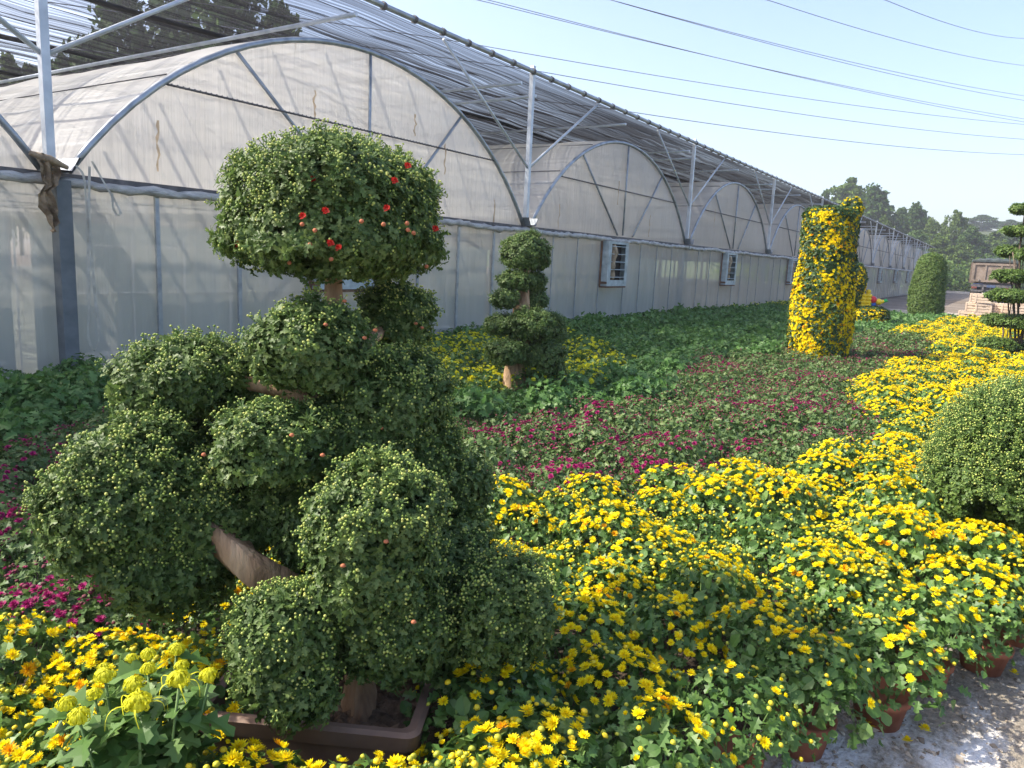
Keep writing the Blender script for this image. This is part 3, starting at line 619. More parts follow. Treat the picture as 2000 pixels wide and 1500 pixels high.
TREES = [(1612, 377, 118, 'round', 0, 46, 'small dark tree peeking over the far end of the shade net'),
 (1660, 354, 122, 'tall', 1, 76, 'tallest pale green tree above the yellow flower column'),
 (1708, 369, 118, 'tall', 0, 72, 'tall dark green tree just right of the tallest one'),
 (1727, 428, 106, 'round', 1, 50, 'small yellow-green tree in front of the dark tall tree'),
 (1762, 410, 122, 'round', 0, 56, 'dark bushy tree in the dip right of the two tall trees'),
 (1792, 403, 116, 'tall', 0, 50, 'slim spiky-topped tree rising from the middle of the hedge line'),
 (1822, 432, 110, 'round', 1, 54, 'mid green tree left of the round crowned tree'),
 (1870, 415, 108, 'wide', 1, 58, 'round crowned tree with a gap showing sky through it'),
 (1902, 446, 104, 'round', 0, 60, 'green tree below the hazy blue tree, right of the round crown'),
 (1922, 421, 205, 'round', 0, 62, 'hazy blue far tree above the parked truck'),
 (1972, 430, 215, 'round', 0, 52, 'hazy blue far tree furthest right on the skyline'),
 (1945, 455, 108, 'round', 1, 62, 'light green tree behind the truck'),
 (1990, 452, 112, 'wide', 0, 70, 'dark tree behind the tiered topiary'),
 (1838, 462, 97, 'round', 1, 62, 'bright yellow-green tree above the clipped green column'),
 (1790, 452, 101, 'wide', 0, 66, 'dark spreading tree touching the end of the shade net'),
 (1878, 478, 96, 'wide', 1, 70, 'leafy tree left of the truck body'),
 (1760, 462, 112, 'round', 0, 64, 'dark tree half hidden behind the net end')]
for i, (px, tp, d, sh, lt, wp, lb) in enumerate(TREES): tree(px, tp, d, sh, lt, wp, lb, i)
BT = [(235, -40, 62, 'feather', 0, 130, 'left of the dark trees seen through the shade net'), (345, -90, 64, 'feather', 0, 150, 'tallest dark tree seen through the shade net'), (450, -50, 62, 'feather', 0, 150, 'dark tree seen through the net beside the tallest one'), (545, 20, 66, 'feather', 0, 110, 'right of the dark trees seen through the shade net'),
      (170, 80, 58, 'wide', 0, 150, 'low dark tree seen through the net behind the near steel post'), (20, 125, 56, 'wide', 1, 150, 'low tree seen through the net at the left edge')]
for i, (px, tp, d, sh, lt, wp, lb) in enumerate(BT): tree(px, tp, d, sh, lt, wp*1.25, lb, i+3, 'trees behind the greenhouse', 0.0)
a = Acc(); g = np.random.default_rng(31); Ps = []
for i in range(620):
    X = 93.5+g.random()**1.6*45; Y = g.uniform(-34, 26); h = g.uniform(1.2, 3.6); c = np.array([X, Y, hill_z(X, Y)+h*.55])
    q = g.normal(size=(70, 3)); q /= np.linalg.norm(q, axis=1, keepdims=True); Ps.append(c+q*np.array([1.5, 1.5, h*.62])*g.uniform(.55, 1.1, (70, 1)))
P = np.concatenate(Ps); n = len(P); F_ = frames(P, g.normal(size=(n, 3))+np.array([0, 0, .6]), g.uniform(0, 6.28, n), g.uniform(.22, .5, n))
k1 = np.repeat(g.random(620) < .5, 70)
tc = t_card(); tc2 = t_card(); tc2.m = [1]
a.add(tc, F_[k1]); a.add(tc2, F_[~k1])
tag(obj('hillside_shrubs', a, ['tree1', 'tree2']), 'dense green undergrowth covering the slope behind the yard', 'undergrowth', kind='stuff')
#PLANTS
# ------------------------------------------------------------------ sprig sets
SP = [t_sprig(s) for s in (1, 2, 3, 4)]; BARE = [t_sprig(s, nb=0, nl=8, leafL=.040) for s in (5, 6, 7)]
SPF = [t_sprig(s, leafL=.036, nl=5, nb=1, lobed=False, ) for s in (8, 9)]; BAREF = [t_sprig(s, nb=0, nl=6, leafL=.042, lobed=False) for s in (10, 11)]

# ------------------------------------------------------------------ the big cloud-pruned chrysanthemum in the foreground
base = np.array([-2.11, -6.00, 0.0])
def atb(px, py, d): return atd(px, py, d*.95)
big = thing('chrysanthemum_topiary', tuple(base), 'tall cloud-pruned chrysanthemum with many rounded green tiers in a brown trough', 'topiary')
def rel(P): return np.asarray(P)-base
def lobes_of(parent, b, specs, dens, sprigs, bare, scale, mats, seed0, up=.45, bf=.75, k=1.0):
    for i, (px, py, dp, rx, ru, rd, *ex) in enumerate(specs):
        dp *= k; c = atd(px, py, dp); m = dp/FOC; q_ = .054*scale; r = (rx*m-q_, rx*m*(ex[0] if ex else .9)-q_, ru*m-q_); rd = max((rd*m-q_*.35)/r[2], .35)*ru
        area = 2*pi*r[0]*(r[0]*.5+r[2])*1.15; a = Acc()
        lobe(a, c-b, r, int(area*dens), sprigs, bare, up=up, zdn=rd/ru, seed=seed0+i, scale=scale, budfrac=bf)
        obj('foliage_tier', a, mats, parent)
BIG = [(655, 445, 2.52, 218, 190, 98, .95), (772, 615, 2.85, 88, 72, 66), (607, 672, 2.34, 134, 92, 82), (372, 735, 2.45, 152, 84, 70),
 (775, 775, 2.47, 128, 96, 100), (535, 862, 2.22, 128, 86, 88), (268, 975, 2.20, 178, 165, 150, .85), (425, 1005, 2.28, 125, 115, 105), (335, 1085, 2.25, 150, 60, 100),
 (738, 1040, 2.10, 158, 165, 190, .8), (690, 1210, 1.98, 0, 0, 0), (902, 958, 2.62, 74, 78, 80), (985, 1185, 2.22, 118, 112, 112), (560, 1255, 2.02, 132, 132, 112, .8),
 (585, 1350, 1.98, 92, 60, 58), (690, 925, 2.4, 110, 80, 80), (800, 1225, 2.16, 105, 95, 110), (330, 860, 2.55, 110, 60, 60), (860, 1260, 2.25, 80, 60, 70), (800, 915, 2.52, 120, 110, 110), (640, 1010, 2.34, 122, 105, 105), (755, 1190, 2.16, 118, 105, 125), (700, 840, 2.46, 125, 105, 105), (890, 1110, 2.38, 105, 95, 105), (580, 960, 2.36, 105, 90, 90)]
lobes_of(big, base, [s for s in BIG if s[3] > 0], 2500, SP, BARE, .78, ['leaf', 'bud', 'stem'], 100, k=.95)
def wob_tube(pts, r, seed, n=12):
    P = np.array(pts, float); s = np.linspace(0, len(P)-1, 22); Q = np.stack([np.interp(s, range(len(P)), P[:, c]) for c in range(3)], 1); R = np.interp(s, range(len(P)), r)
    Q[1:-1] = (Q[:-2]+Q[1:-1]*2+Q[2:])/4; t = T(); tube(t, Q, R, n); g = np.random.default_rng(seed); ph = g.uniform(0, 6, 4)
    for i, v in enumerate(t.v):
        k = i//n if i//n < 22 else 21; j = i % n; d = np.array(v)-Q[k]; f = 1+.16*sin(3*j*2*pi/n+ph[0]+k*.25)+.10*sin(5*j*2*pi/n+ph[1]-k*.3)+.05*g.normal()
        t.v[i] = tuple(Q[k]+d*f)
    return t
tr = [atb(702, 1405, 2.26), atb(703, 1330, 2.27), atb(690, 1250, 2.30), atb(680, 1100, 2.38), atb(690, 950, 2.46), atb(672, 760, 2.54), atb(655, 620, 2.58), atb(652, 480, 2.56)]
obj('trunk', wob_tube([rel(p) for p in tr], [.056, .042, .038, .050, .05, .04, .030, .022], 1), 'wood', big)
for k, (pts, r) in enumerate(([[(690, 1240, 2.30), (590, 1165, 2.26), (490, 1105, 2.16), (410, 1030, 2.18)], [.045, .045, .046, .036]], [[(680, 880, 2.5), (590, 765, 2.4), (470, 745, 2.42), (380, 740, 2.45)], [.045, .035, .02, .015]],
        [[(690, 1000, 2.45), (790, 900, 2.5), (780, 790, 2.47)], [.04, .03, .02]], [[(690, 1150, 2.36), (850, 1190, 2.28), (960, 1190, 2.22)], [.04, .028, .02]], [[(700, 1290, 2.28), (620, 1250, 2.15), (570, 1260, 2.04)], [.035, .025, .02]],
        [[(675, 700, 2.55), (730, 660, 2.7), (772, 620, 2.84)], [.03, .022, .016]], [[(690, 900, 2.46), (600, 880, 2.32), (540, 862, 2.22)], [.03, .022, .016]])):
    obj('branch', wob_tube([rel(atb(*p)) for p in pts], r, 30+k, 9), 'wood', big)
bl = t_bloom(.0135, 0, ((12, 1, 25), (9, .8, 50), (6, .5, 75)), .36, 3); bl_me = Acc().add(bl).mesh('red_bloom', ['red']); pk_me = Acc().add(t_bud(.0072)).mesh('peach_bud', ['peach'])
def on_front(px, py, c, rad, z0):          # a point on the side of a tier that faces the path
    c = (c[0], c[1], c[2]*.95); m = c[2]/FOC; dx = (px-c[0])*m; dy = (c[1]-py)*m; q = max(0.0, 1-(dx/(rad[0]*m))**2-(dy/((rad[1] if dy > 0 else rad[2])*m))**2)
    return atd(px, py, c[2]-rad[0]*m*.92*math.sqrt(q)*1.0-.045)
REDS = [(610, 343), (770, 346), (636, 405), (757, 400), (513, 470), (645, 468), (664, 477), (850, 440), (796, 317), (467, 470), (593, 415)]
PEACH = [(590, 430), (706, 424), (749, 430), (647, 498), (605, 470), (808, 447), (797, 441), (565, 505), (536, 328), (833, 512), (615, 442), (795, 428)]
for (px, py), me in [(p, bl_me) for p in REDS]+[(p, pk_me) for p in PEACH]:
    p = on_front(px, py+8, (655, 445, 2.52), (218, 190, 98), 0); o = link(me.name.split('.')[0], me, big, rel(p)); o.rotation_euler = (radians(62), 0, YAW-pi/2+rng.uniform(-.5, .5))
for px, py, dp in ((712, 660, 2.2), (636, 634, 2.2), (673, 588, 2.25), (733, 645, 2.2), (744, 836, 2.3), (727, 902, 2.3), (812, 632, 2.62), (824, 640, 2.62), (630, 889, 2.03), (570, 850, 1.98), (398, 888, 2.02), (754, 1058, 1.9), (808, 1215, 1.9), (670, 1105, 1.88)):
    o = link('peach_bud', pk_me, big, rel(atb(px, py, dp)))
# brown trough: long side across the view
tq = np.array([-2.153, -5.919]); ta = math.atan2(.88, -.48)
t = T(); LW, LD, HH = .60, .40, .325
def rrect(w_, d_, r_, n=5):
    out = []
    for cx, cy, a0 in ((w_/2-r_, d_/2-r_, 0), (-w_/2+r_, d_/2-r_, 90), (-w_/2+r_, -d_/2+r_, 180), (w_/2-r_, -d_/2+r_, 270)):
        for i in range(n+1): a = radians(a0+90*i/n); out.append((cx+r_*cos(a), cy+r_*sin(a)))
    return out
rings = [(rrect(LW*.86, LD*.84, .03), 0.0), (rrect(LW*.95, LD*.94, .05), HH-.05), (rrect(LW, LD, .035), HH-.045), (rrect(LW+.015, LD+.015, .035), HH), (rrect(LW-.01, LD-.01, .03), HH+.008), (rrect(LW-.055, LD-.055, .025), HH+.003), (rrect(LW-.075, LD-.075, .02), HH-.09)]
n = len(rings[0][0]); V = [(x*cos(ta)-y*sin(ta), x*sin(ta)+y*cos(ta), z) for r, z in rings for x, y in r]
t.add(V, [(i*n+j, i*n+(j+1) % n, (i+1)*n+(j+1) % n, (i+1)*n+j) for i in range(len(rings)-1) for j in range(n)], 0, False)
off = np.array([tq[0]-base[0], tq[1]-base[1], 0]); pot = obj('trough', t, 'trough', big, off)
t = T(); V = []; g = np.random.default_rng(8); nn_ = 26
for i in range(nn_):
    for j in range(nn_):
        x = (i/(nn_-1)-.5)*(LW-.08); y = (j/(nn_-1)-.5)*(LD-.08); V.append((x*cos(ta)-y*sin(ta), x*sin(ta)+y*cos(ta), HH-.062+.008*g.normal()+.015*sin(x*9)))
t.add(V, [(i*nn_+j, (i+1)*nn_+j, (i+1)*nn_+j+1, i*nn_+j+1) for i in range(nn_-1) for j in range(nn_-1)], 0, False)
obj('soil', t, 'potsoil', pot)

# ------------------------------------------------------------------ second topiary
b2 = np.array([*atd(1007, 750, 7.55)[:2], 0.0])
sec = thing('chrysanthemum_topiary', tuple(b2), 'dark green stacked-ball chrysanthemum on a thick bare stump by the wall', 'topiary')
lobes_of(sec, b2, [(1028, 497, 7.6, 57, 50, 30), (1008, 548, 7.5, 46, 24, 18), (1044, 550, 7.75, 30, 24, 22), (986, 582, 7.35, 36, 20, 20), (1046, 588, 7.7, 34, 22, 18), (982, 636, 7.35, 46, 26, 18), (1035, 634, 7.3, 56, 36, 30), (1075, 645, 7.75, 42, 42, 36), (990, 685, 7.2, 50, 28, 28), (1062, 695, 7.4, 50, 38, 46), (1075, 716, 7.5, 34, 26, 30)], 1300, SPF, BAREF, .80, ['leaf', 'bud', 'stem'], 200, .4, .5)
tr = [atd(1006, 765, 7.5), atd(1008, 730, 7.5), atd(1012, 700, 7.5), atd(1018, 640, 7.55), atd(1022, 560, 7.6), atd(1028, 500, 7.6)]
obj('trunk', wob_tube([np.array(p)-b2 for p in tr], [.155, .135, .13, .09, .06, .04], 5, 14), 'wood', sec)

# ------------------------------------------------------------------ flower columns and clipped columns
def shell_points(prof, n, seed, wob=.05, cap=True):
    """points and normals on a lathe profile [(r,z)...]"""
    g = np.random.default_rng(seed); pr = np.array(prof, float); d = np.diff(pr, axis=0); L = np.hypot(d[:, 0], d[:, 1]); w_ = L*(pr[:-1, 0]+pr[1:, 0])/2; w_ /= w_.sum()
    k = g.choice(len(w_), n, p=w_); f = g.random(n); rz = pr[k]+d[k]*f[:, None]; a = g.uniform(0, 2*pi, n)
    ph = g.uniform(0, 6, 4); r = rz[:, 0]*(1+wob*(np.sin(3*a+ph[0]+rz[:, 1]*3)+np.sin(5*a+ph[1]-rz[:, 1]*5))*.6+g.normal(size=n)*.02)
    nr = d[k, 1]/L[k]; nz = -d[k, 0]/L[k]
    return np.c_[r*np.cos(a), r*np.sin(a), rz[:, 1]], np.c_[nr*np.cos(a), nr*np.sin(a), nz], a, g
HEADME = Acc().add(t_bloom(1, 0, ((9, 1, 12), (7, .75, 45)), .55, 4)).mesh('flower_head', ['yellow'])
def column(name, loc, prof, label, cat, nl, mats, flowers=None, sprigs=SPF, scale=1.5, seed=0, bf=.0, fr=.03, extra=None):
    o = thing(name, loc, label, cat)
    P, nn, a_, g = shell_points(prof, nl, seed); D = nn*.8+np.array([0, 0, .35])+g.normal(size=P.shape)*.3; a = Acc()
    P = P*(1-np.array([1, 1, 0])*(.12*g.random(nl))[:, None]); F = frames(P, D, g.uniform(0, 6.28, nl), scale*g.uniform(.7, 1.25, nl)); hb = g.random(nl) < bf
    for i, s in enumerate(sprigs): a.add(s, F[hb][i::len(sprigs)])
    for i, s in enumerate(BAREF): a.add(s, F[~hb][i::len(BAREF)])
    t = T(); lathe(t, [(r*.86, z) for r, z in prof], 18, 0); a.add(t)
    obj('foliage', a, mats, o)
    if flowers:
        P, nn, a_, g = shell_points(prof, flowers, seed+1)
        keep = (np.sin(P[:, 2]*4.1+a_*2+seed)+np.sin(P[:, 2]*9-a_*3)+g.normal(size=flowers)*.9) > -1.8+.9*(P[:, 2] > prof[-1][1]*.62)
        P, nn = P[keep], nn[keep]; P = P+nn*.03; D = nn+np.array([0, 0, .55])+g.normal(size=P.shape)*.25
        F = frames(P, D, g.uniform(0, 6.28, len(P)), fr*g.uniform(.6, 1.2, len(P))); a = Acc()
        ty = g.random(len(P)); f1 = t_bloom(1, 0, ((9, 1, 12), (7, .75, 45)), .55, 4); f2 = t_bloom(1, 1, ((8, 1, 30), (6, .7, 60)), .6, 5)
        W_ = P+np.array(loc); dd = np.linalg.norm(W_-CAM, axis=1)-np.einsum('ij,ij->i', nn, (CAM-W_)/np.linalg.norm(CAM-W_, axis=1, keepdims=True))*1.5
        first = np.zeros(len(P), bool); first[np.argsort(dd)[:300][::3]] = True
        a.add(f1, F[(ty < .93) & ~first]); a.add(f2, F[(ty >= .93) & ~first]); tag(obj('flower_heads', a, ['yellow', 'orange'], o), kind='stuff')
        for Mx in F[first]:
            q = link('flower_head', HEADME, o); q.matrix_local = Matrix(Mx.tolist())
    return o
pl = atd(1591, 718, 11.72); PH = 2.46
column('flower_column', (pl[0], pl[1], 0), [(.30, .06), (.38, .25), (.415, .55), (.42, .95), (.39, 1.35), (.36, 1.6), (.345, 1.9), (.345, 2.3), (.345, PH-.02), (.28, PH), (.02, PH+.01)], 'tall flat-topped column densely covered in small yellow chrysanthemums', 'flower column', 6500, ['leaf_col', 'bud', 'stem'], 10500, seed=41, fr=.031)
lk = [o for o in C.objects if o.name == 'flower_column'][0]
a = Acc(); P, nn, g = lobe_points((RGT[0]*.29, RGT[1]*.29, PH+.06), (.13, .13, .12), 90, .7, 5)
nt_ = len(P); a.add(BAREF[0], frames(P, nn+np.array([0, 0, .5]), g.uniform(0, 6, nt_), np.full(nt_, 1.2))); obj('top_tuft', a, ['leaf_col', 'bud', 'stem'], lk)
a = Acc(); a.add(t_bloom(.028, 0, ((9, 1, 12), (7, .75, 45)), .55, 4), frames(P+nn*.04, nn+np.array([0, 0, .6]), g.uniform(0, 6, nt_), g.uniform(.7, 1.2, nt_))); obj('flower_heads', a, ['yellow'], lk)
p2 = atd(1648, 642, 19.6)
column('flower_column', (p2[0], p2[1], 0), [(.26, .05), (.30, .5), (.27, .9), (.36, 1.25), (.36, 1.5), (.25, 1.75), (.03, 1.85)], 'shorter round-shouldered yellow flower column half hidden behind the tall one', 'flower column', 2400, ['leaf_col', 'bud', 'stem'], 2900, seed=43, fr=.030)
p3 = atd(1689, 650, 19.5)
cube = column('flower_planter', (p3[0], p3[1], 0), [(.42, .04), (.46, .2), (.48, .5), (.46, .62), (.30, .68), (.03, .70)], 'squat block of yellow flowers under the coloured inflatable toy', 'flower planter', 1600, ['leaf_col', 'bud', 'stem'], 2200, seed=44, fr=.030)
# inflatable toy standing on it
def ball(t, c, r, mat=0, n=10, sq=(1, 1, 1)):
    pr = [(max(.001, sin(pi*i/8)), -cos(pi*i/8)) for i in range(9)]; V = []
    for rr_, z in pr:
        for j in range(n): V.append((c[0]+r*sq[0]*rr_*cos(2*pi*j/n), c[1]+r*sq[1]*rr_*sin(2*pi*j/n), c[2]+r*sq[2]*z))
    t.add(V, [(i*n+j, i*n+(j+1) % n, (i+1)*n+(j+1) % n, (i+1)*n+j) for i in range(8) for j in range(n)], mat, True); return t
pos = atd(1685, 607, 19.4); pz = .66
toy = thing('inflatable_toy', (pos[0], pos[1], pz), 'shiny yellow ribbed inflatable toy with red, blue and green pieces', 'toy')
rh = np.array([RGT[0], RGT[1], 0]); rh /= np.linalg.norm(rh)
t = T()
for dx, hh in ((-.20, .34), (-.05, .36), (.09, .34)):
    for i in range(5): ball(t, rh*dx+np.array([0, 0, .02+i*.085]), .105, 0, 10, (1, 1, .62))
    ball(t, rh*dx+np.array([0, 0, hh+.12]), .062)
obj('ribbed_body', t, 'toyyellow', toy)
for cc, nm, c in (((.22, .26, .11, (1, 1, .9)), 'red_piece', 'toyred'), ((.24, .12, .09, (.7, .9, 1.6)), 'blue_piece', 'toyblue'), ((.165, .14, .06, (.6, .8, 2.2)), 'green_stripe', 'toygreen'), ((.30, .05, .085, (1.2, .8, .6)), 'red_piece', 'toyred')):
    t = T(); ball(t, rh*cc[0]+np.array([0, 0, cc[1]]), cc[2], 0, 12, cc[3]); obj(nm, t, c, toy)
t = T(); ball(t, rh*.38+np.array([0, 0, .21]), .10, 0, 12, (1.3, .9, .85)); ball(t, rh*.48+np.array([0, 0, .22]), .05); obj('yellow_head', t, 'toyyellow', toy)
t = T(); tube(t, [rh*.48+np.array([0, 0, .21]), rh*.58+np.array([0, 0, .25]), rh*.64+np.array([0, 0, .23])], [.045, .03, .005], 8); tube(t, [rh*.5+np.array([0, 0, .24]), rh*.6+np.array([0, 0, .30])], [.03, .004], 8); obj('green_tail', t, 'toygreen', toy)
p4 = atd(1803, 632, 24.6)
column('clipped_bush', (p4[0], p4[1], 0), [(.33, .03), (.46, .25), (.50, .7), (.49, 1.2), (.44, 1.7), (.37, 2.05), (.24, 2.24), (.03, 2.30)], 'clipped green column bush with a rounded top before the yard', 'bush', 9500, ['leaf_bush', 'bud', 'stem'], sprigs=SPF, scale=1.2, seed=45, bf=.35)
# right hand round bush, partly out of the picture
p5 = atd(2003, 925, 3.95)
rb = thing('chrysanthemum_bush', (p5[0], p5[1], 0), 'big round feathery bush sprinkled with tiny yellow buds at the right edge', 'bush')
c5 = np.array([0, 0, p5[2]]); SPB = [t_sprig(s, leafL=.024, nl=8, nb=3, h=.075, budr=.0042) for s in (31, 32, 33)]
a = Acc(); lobe(a, c5, (.45, .45, .43), 5200, SPB, [t_sprig(34, leafL=.030, nl=8, nb=0, h=.06)], up=.6, zdn=.95, seed=71, scale=1.0, budfrac=1.0, wob=.05)
obj('foliage', a, ['leaf_bush', 'bud', 'stem'], rb)
t = T(); lathe(t, [(.001, .02), (.13, .02), (.16, .2), (.17, .2), (.17, .23), (.14, .23), (.001, .2)], 18); obj('pot', t, 'terra', rb)

# ------------------------------------------------------------------ tiered topiary in the black pot
p6 = atd(1972, 712, 13.2); b6 = np.array([p6[0], p6[1], 0.0])
tt_ = thing('tiered_topiary', tuple(b6), 'thin-stemmed topiary of flat green pads stacked above a black pot', 'topiary')
m6 = 13.1/FOC
PADS = [(2002, 409, 20, 10), (1997, 452, 27, 10), (1978, 492, 24, 11), (2014, 497, 22, 11), (1978, 540, 30, 12), (2020, 541, 26, 12), (1968, 579, 32, 12), (2013, 582, 32, 12), (1955, 627, 30, 12), (2004, 631, 34, 13), (1945, 674, 30, 13), (1996, 677, 40, 14)]
for i, (px, py, rx, rz_) in enumerate(PADS):
    rx *= 1.15; rz_ *= .85; c = atd(px, py, 13.1+.25*((i*7) % 3-1))-b6; a = Acc(); r = rx*m6
    lobe(a, c, (r, r, rz_*m6), int(330*r/.25), SPF, BAREF, up=.9, zdn=.8, seed=300+i, scale=1.05, budfrac=.25)
    obj('foliage_pad', a, ['leaf_bush', 'pinkbud' if i in (1, 3) else 'bud', 'stem'], tt_)
pot6 = np.array([0, 0, 0]); t = T(); lathe(t, [(.001, .02), (.27, .02), (.32, .26), (.345, .26), (.345, .31), (.31, .31), (.29, .26), (.001, .25)], 26); obj('pot', t, 'blackpot', tt_)
stems = [[(1950, 702), (1950, 660), (1947, 674)], [(1950, 700), (1960, 650), (1958, 627)], [(1975, 702), (1973, 640), (1968, 579)], [(1985, 702), (1980, 590), (1985, 560), (1978, 540)], [(1990, 702), (1988, 560), (1978, 492)], [(1990, 600), (1992, 480), (1997, 452), (2002, 409)], [(1985, 700), (2002, 640), (2004, 631)], [(1985, 690), (2010, 600), (2020, 541), (2014, 497)], [(1992, 702), (1996, 677)]]
for s in stems:
    t = T(); tube(t, [atd(x, y, 13.1)-b6 for x, y in s], np.linspace(.020, .010, len(s)), 6); obj('stem', t, 'bark', tt_)
for x0, x1 in ((1962, 1985), (1978, 1999), (1985, 1972), (1993, 2012)):
    t = T(); tube(t, [atd(x0, 702, 13.05)-b6, atd(x1, 500, 13.05)-b6], .008, 5); obj('support_cane', t, 'cane', tt_)

# ------------------------------------------------------------------ crates by the yard
def crate_mesh():
    t = T(); Lx, Ly, Lz = .42, .54, .325
    box(t, (0, 0, Lz/2), (Lx-.04, Ly-.04, Lz-.03), mat=1)
    for z in (.05, .16, .27):
        for s in (-1, 1): box(t, (s*(Lx/2-.008), 0, z), (.016, Ly-.004, .092)); box(t, (0, s*(Ly/2-.008), z), (Lx-.036, .014, .078))
    for sx in (-1, 1):
        for sy in (-1, 1): box(t, (sx*(Lx/2-.002), sy*(Ly/2-.03), Lz/2), (.028, .055, Lz))
    for sx in (-1, 1): box(t, (sx*(Lx/2+.002), 0, .215), (.02, .10, .028), mat=1)
    for y in np.linspace(-.22, .22, 5): box(t, (0, y, Lz+.002), (Lx-.01, .095, .014))
    return t
cr_me = Acc().add(crate_mesh()).mesh('crate', ['crate', 'cratedark'])
CR_ST = [(1919, 28.6, 3, 'in the tallest front stack of pale crates'), (1901, 28.9, 2, 'in the short stack left of the tallest crate stack'), (1888, 29.0, 1, 'on the ground at the left end of the crates'), (1906, 29.6, 3, 'in the stack just behind the tallest front stack'), (1958, 29.4, 2, 'in the two-high stack behind the tiered topiary stems'), (1987, 28.4, 3, 'in the right stack of crates behind the topiary'), (1940, 29.8, 2, 'in the rear stack between the front and right stacks')]
CR_ST += [(1973, 29.0, 2, 'in the stack left of the right crate stack'), (2004, 28.8, 2, 'in the stack cut off by the right edge')]
LV = {1: [''], 2: ['lower crate', 'upper crate'], 3: ['bottom crate', 'middle crate', 'top crate']}
for i, (px, dp, nst, wh) in enumerate(CR_ST):
    q = atd(px, 600, dp)
    for l in range(nst):
        o = link('crate', cr_me, None, (q[0]+.02*sin(i*3+l*2), q[1]+.02*cos(i*5+l*3), .006+l*.342)); o.rotation_euler = (0, 0, .05*sin(i*2.3+l*1.9)+.06)
        tag(o, ('single pale wooden crate ' if nst == 1 else 'pale slatted crate, %s ' % LV[nst][l])+wh, 'crate', 'crates stacked by the yard')

# ------------------------------------------------------------------ dump truck seen from behind
q = atd(1931, 590, 48.0); ry = math.atan2(q[1]-CAM[1], q[0]-CAM[0])*.4
tk = thing('dump_truck', (q[0], q[1], .005), 'dusty brown dump truck parked tail-on behind the crates', 'truck', rz=ry)
Wd = 2.46
t = T(); box(t, (2.7, 0, 2.02), (5.2, Wd-.06, 1.40), taper=.97)
for x in np.arange(.5, 5.3, .7):
    for s in (-1, 1): box(t, (x, s*(Wd/2-.0), 2.0), (.12, .10, 1.3))
body = obj('dump_body', t, 'truckbed', tk)
t = T(); box(t, (.03, 0, 2.02), (.08, Wd-.2, 1.05))
for s in (-1, 1): box(t, (-.03, s*(Wd/2-.14), 2.02), (.09, .16, 1.16))
for z in (1.50, 2.56): box(t, (-.03, 0, z), (.09, Wd-.44, .13))
for y in (-.42, .42): box(t, (-.028, y, 2.03), (.07, .09, .93))
tg = obj('tailgate', t, 'truckframe', tk)
for s in (-1, 1):
    t = T(); tube(t, [(-.1, s*.7, 1.42), (-.1, s*.7, 1.58)], .035, 8); obj('latch', t, 'darkpipe', tg)
t = T(); nx_, ny_ = 16, 12; V = []
for i in range(nx_):
    for j in range(ny_):
        x = -.08+5.3*i/(nx_-1); y = (j/(ny_-1)-.5)*(Wd+.04); V.append((x, y, 2.80+.14*cos(pi*(j/(ny_-1)-.5))+.05*sin(i*2.1+j*1.3)+.03*sin(j*2.9)-(.16 if i == 0 else 0)))
t.add(V, [(i*ny_+j, (i+1)*ny_+j, (i+1)*ny_+j+1, i*ny_+j+1) for i in range(nx_-1) for j in range(ny_-1)], 0, True)
box(t, (.0, 0, 2.76), (.16, Wd-.04, .10)); obj('tarpaulin', t, 'tarp', tk)
t = T()
for s in (-1, 1): box(t, (3.4, s*.43, .98), (7.2, .10, .24))
box(t, (.12, 0, 1.20), (.2, Wd-.2, .16)); box(t, (.06, 0, .86), (.12, Wd-.3, .12)); box(t, (.3, 0, 1.02), (.1, 1.1, .3)); ch = obj('chassis', t, 'darkpipe', tk)
t = T(); box(t, (.0, .0, 1.17), (.03, .48, .15)); obj('number_plate', t, 'plate', ch)
for s in (-1, 1):
    t = T(); box(t, (-.015, s*.92, 1.06), (.05, .30, .12)); obj('tail_light', t, 'lens', ch)
def wheel(x, y, w_):
    t = T(); prof = [(.26, -w_/2), (.46, -w_/2), (.52, -w_/2+.05), (.52, w_/2-.05), (.46, w_/2), (.26, w_/2), (.18, .06), (.001, .06)]
    n = 22; V = [(x+r*cos(2*pi*j/n), y+z, .53+r*sin(2*pi*j/n)) for r, z in prof for j in range(n)]
    t.add(V, [(i*n+j, i*n+(j+1) % n, (i+1)*n+(j+1) % n, (i+1)*n+j) for i in range(len(prof)-1) for j in range(n)], 0, True)
    V = [(x+.18*cos(2*pi*j/n), y-w_/2+.08, .53+.18*sin(2*pi*j/n)) for j in range(n)]; t.add(V, [tuple(range(n))]); return t
for x in (1.2, 2.5):
    for y in (-.98, -.64, .64, .98): obj('wheel', wheel(x, y, .28), 'rubber', tk)
for s in (-1, 1): obj('wheel', wheel(6.2, s*.98, .30), 'rubber', tk)
for s in (-1, 1):
    t = T(); box(t, (.62, s*.82, .62), (.02, .62, .55)); obj('mud_flap', t, 'rubber', tk)
t = T(); box(t, (6.5, 0, 1.9), (1.7, 2.36, 1.7), taper=1.0); box(t, (6.5, 0, 2.8), (1.5, 2.2, .14)); cab = obj('cab', t, 'cabblue', tk)
for s in (-1, 1):
    t = T(); box(t, (6.9, s*1.38, 2.1), (.08, .22, .5)); obj('wing_mirror', t, 'cabblue', cab)

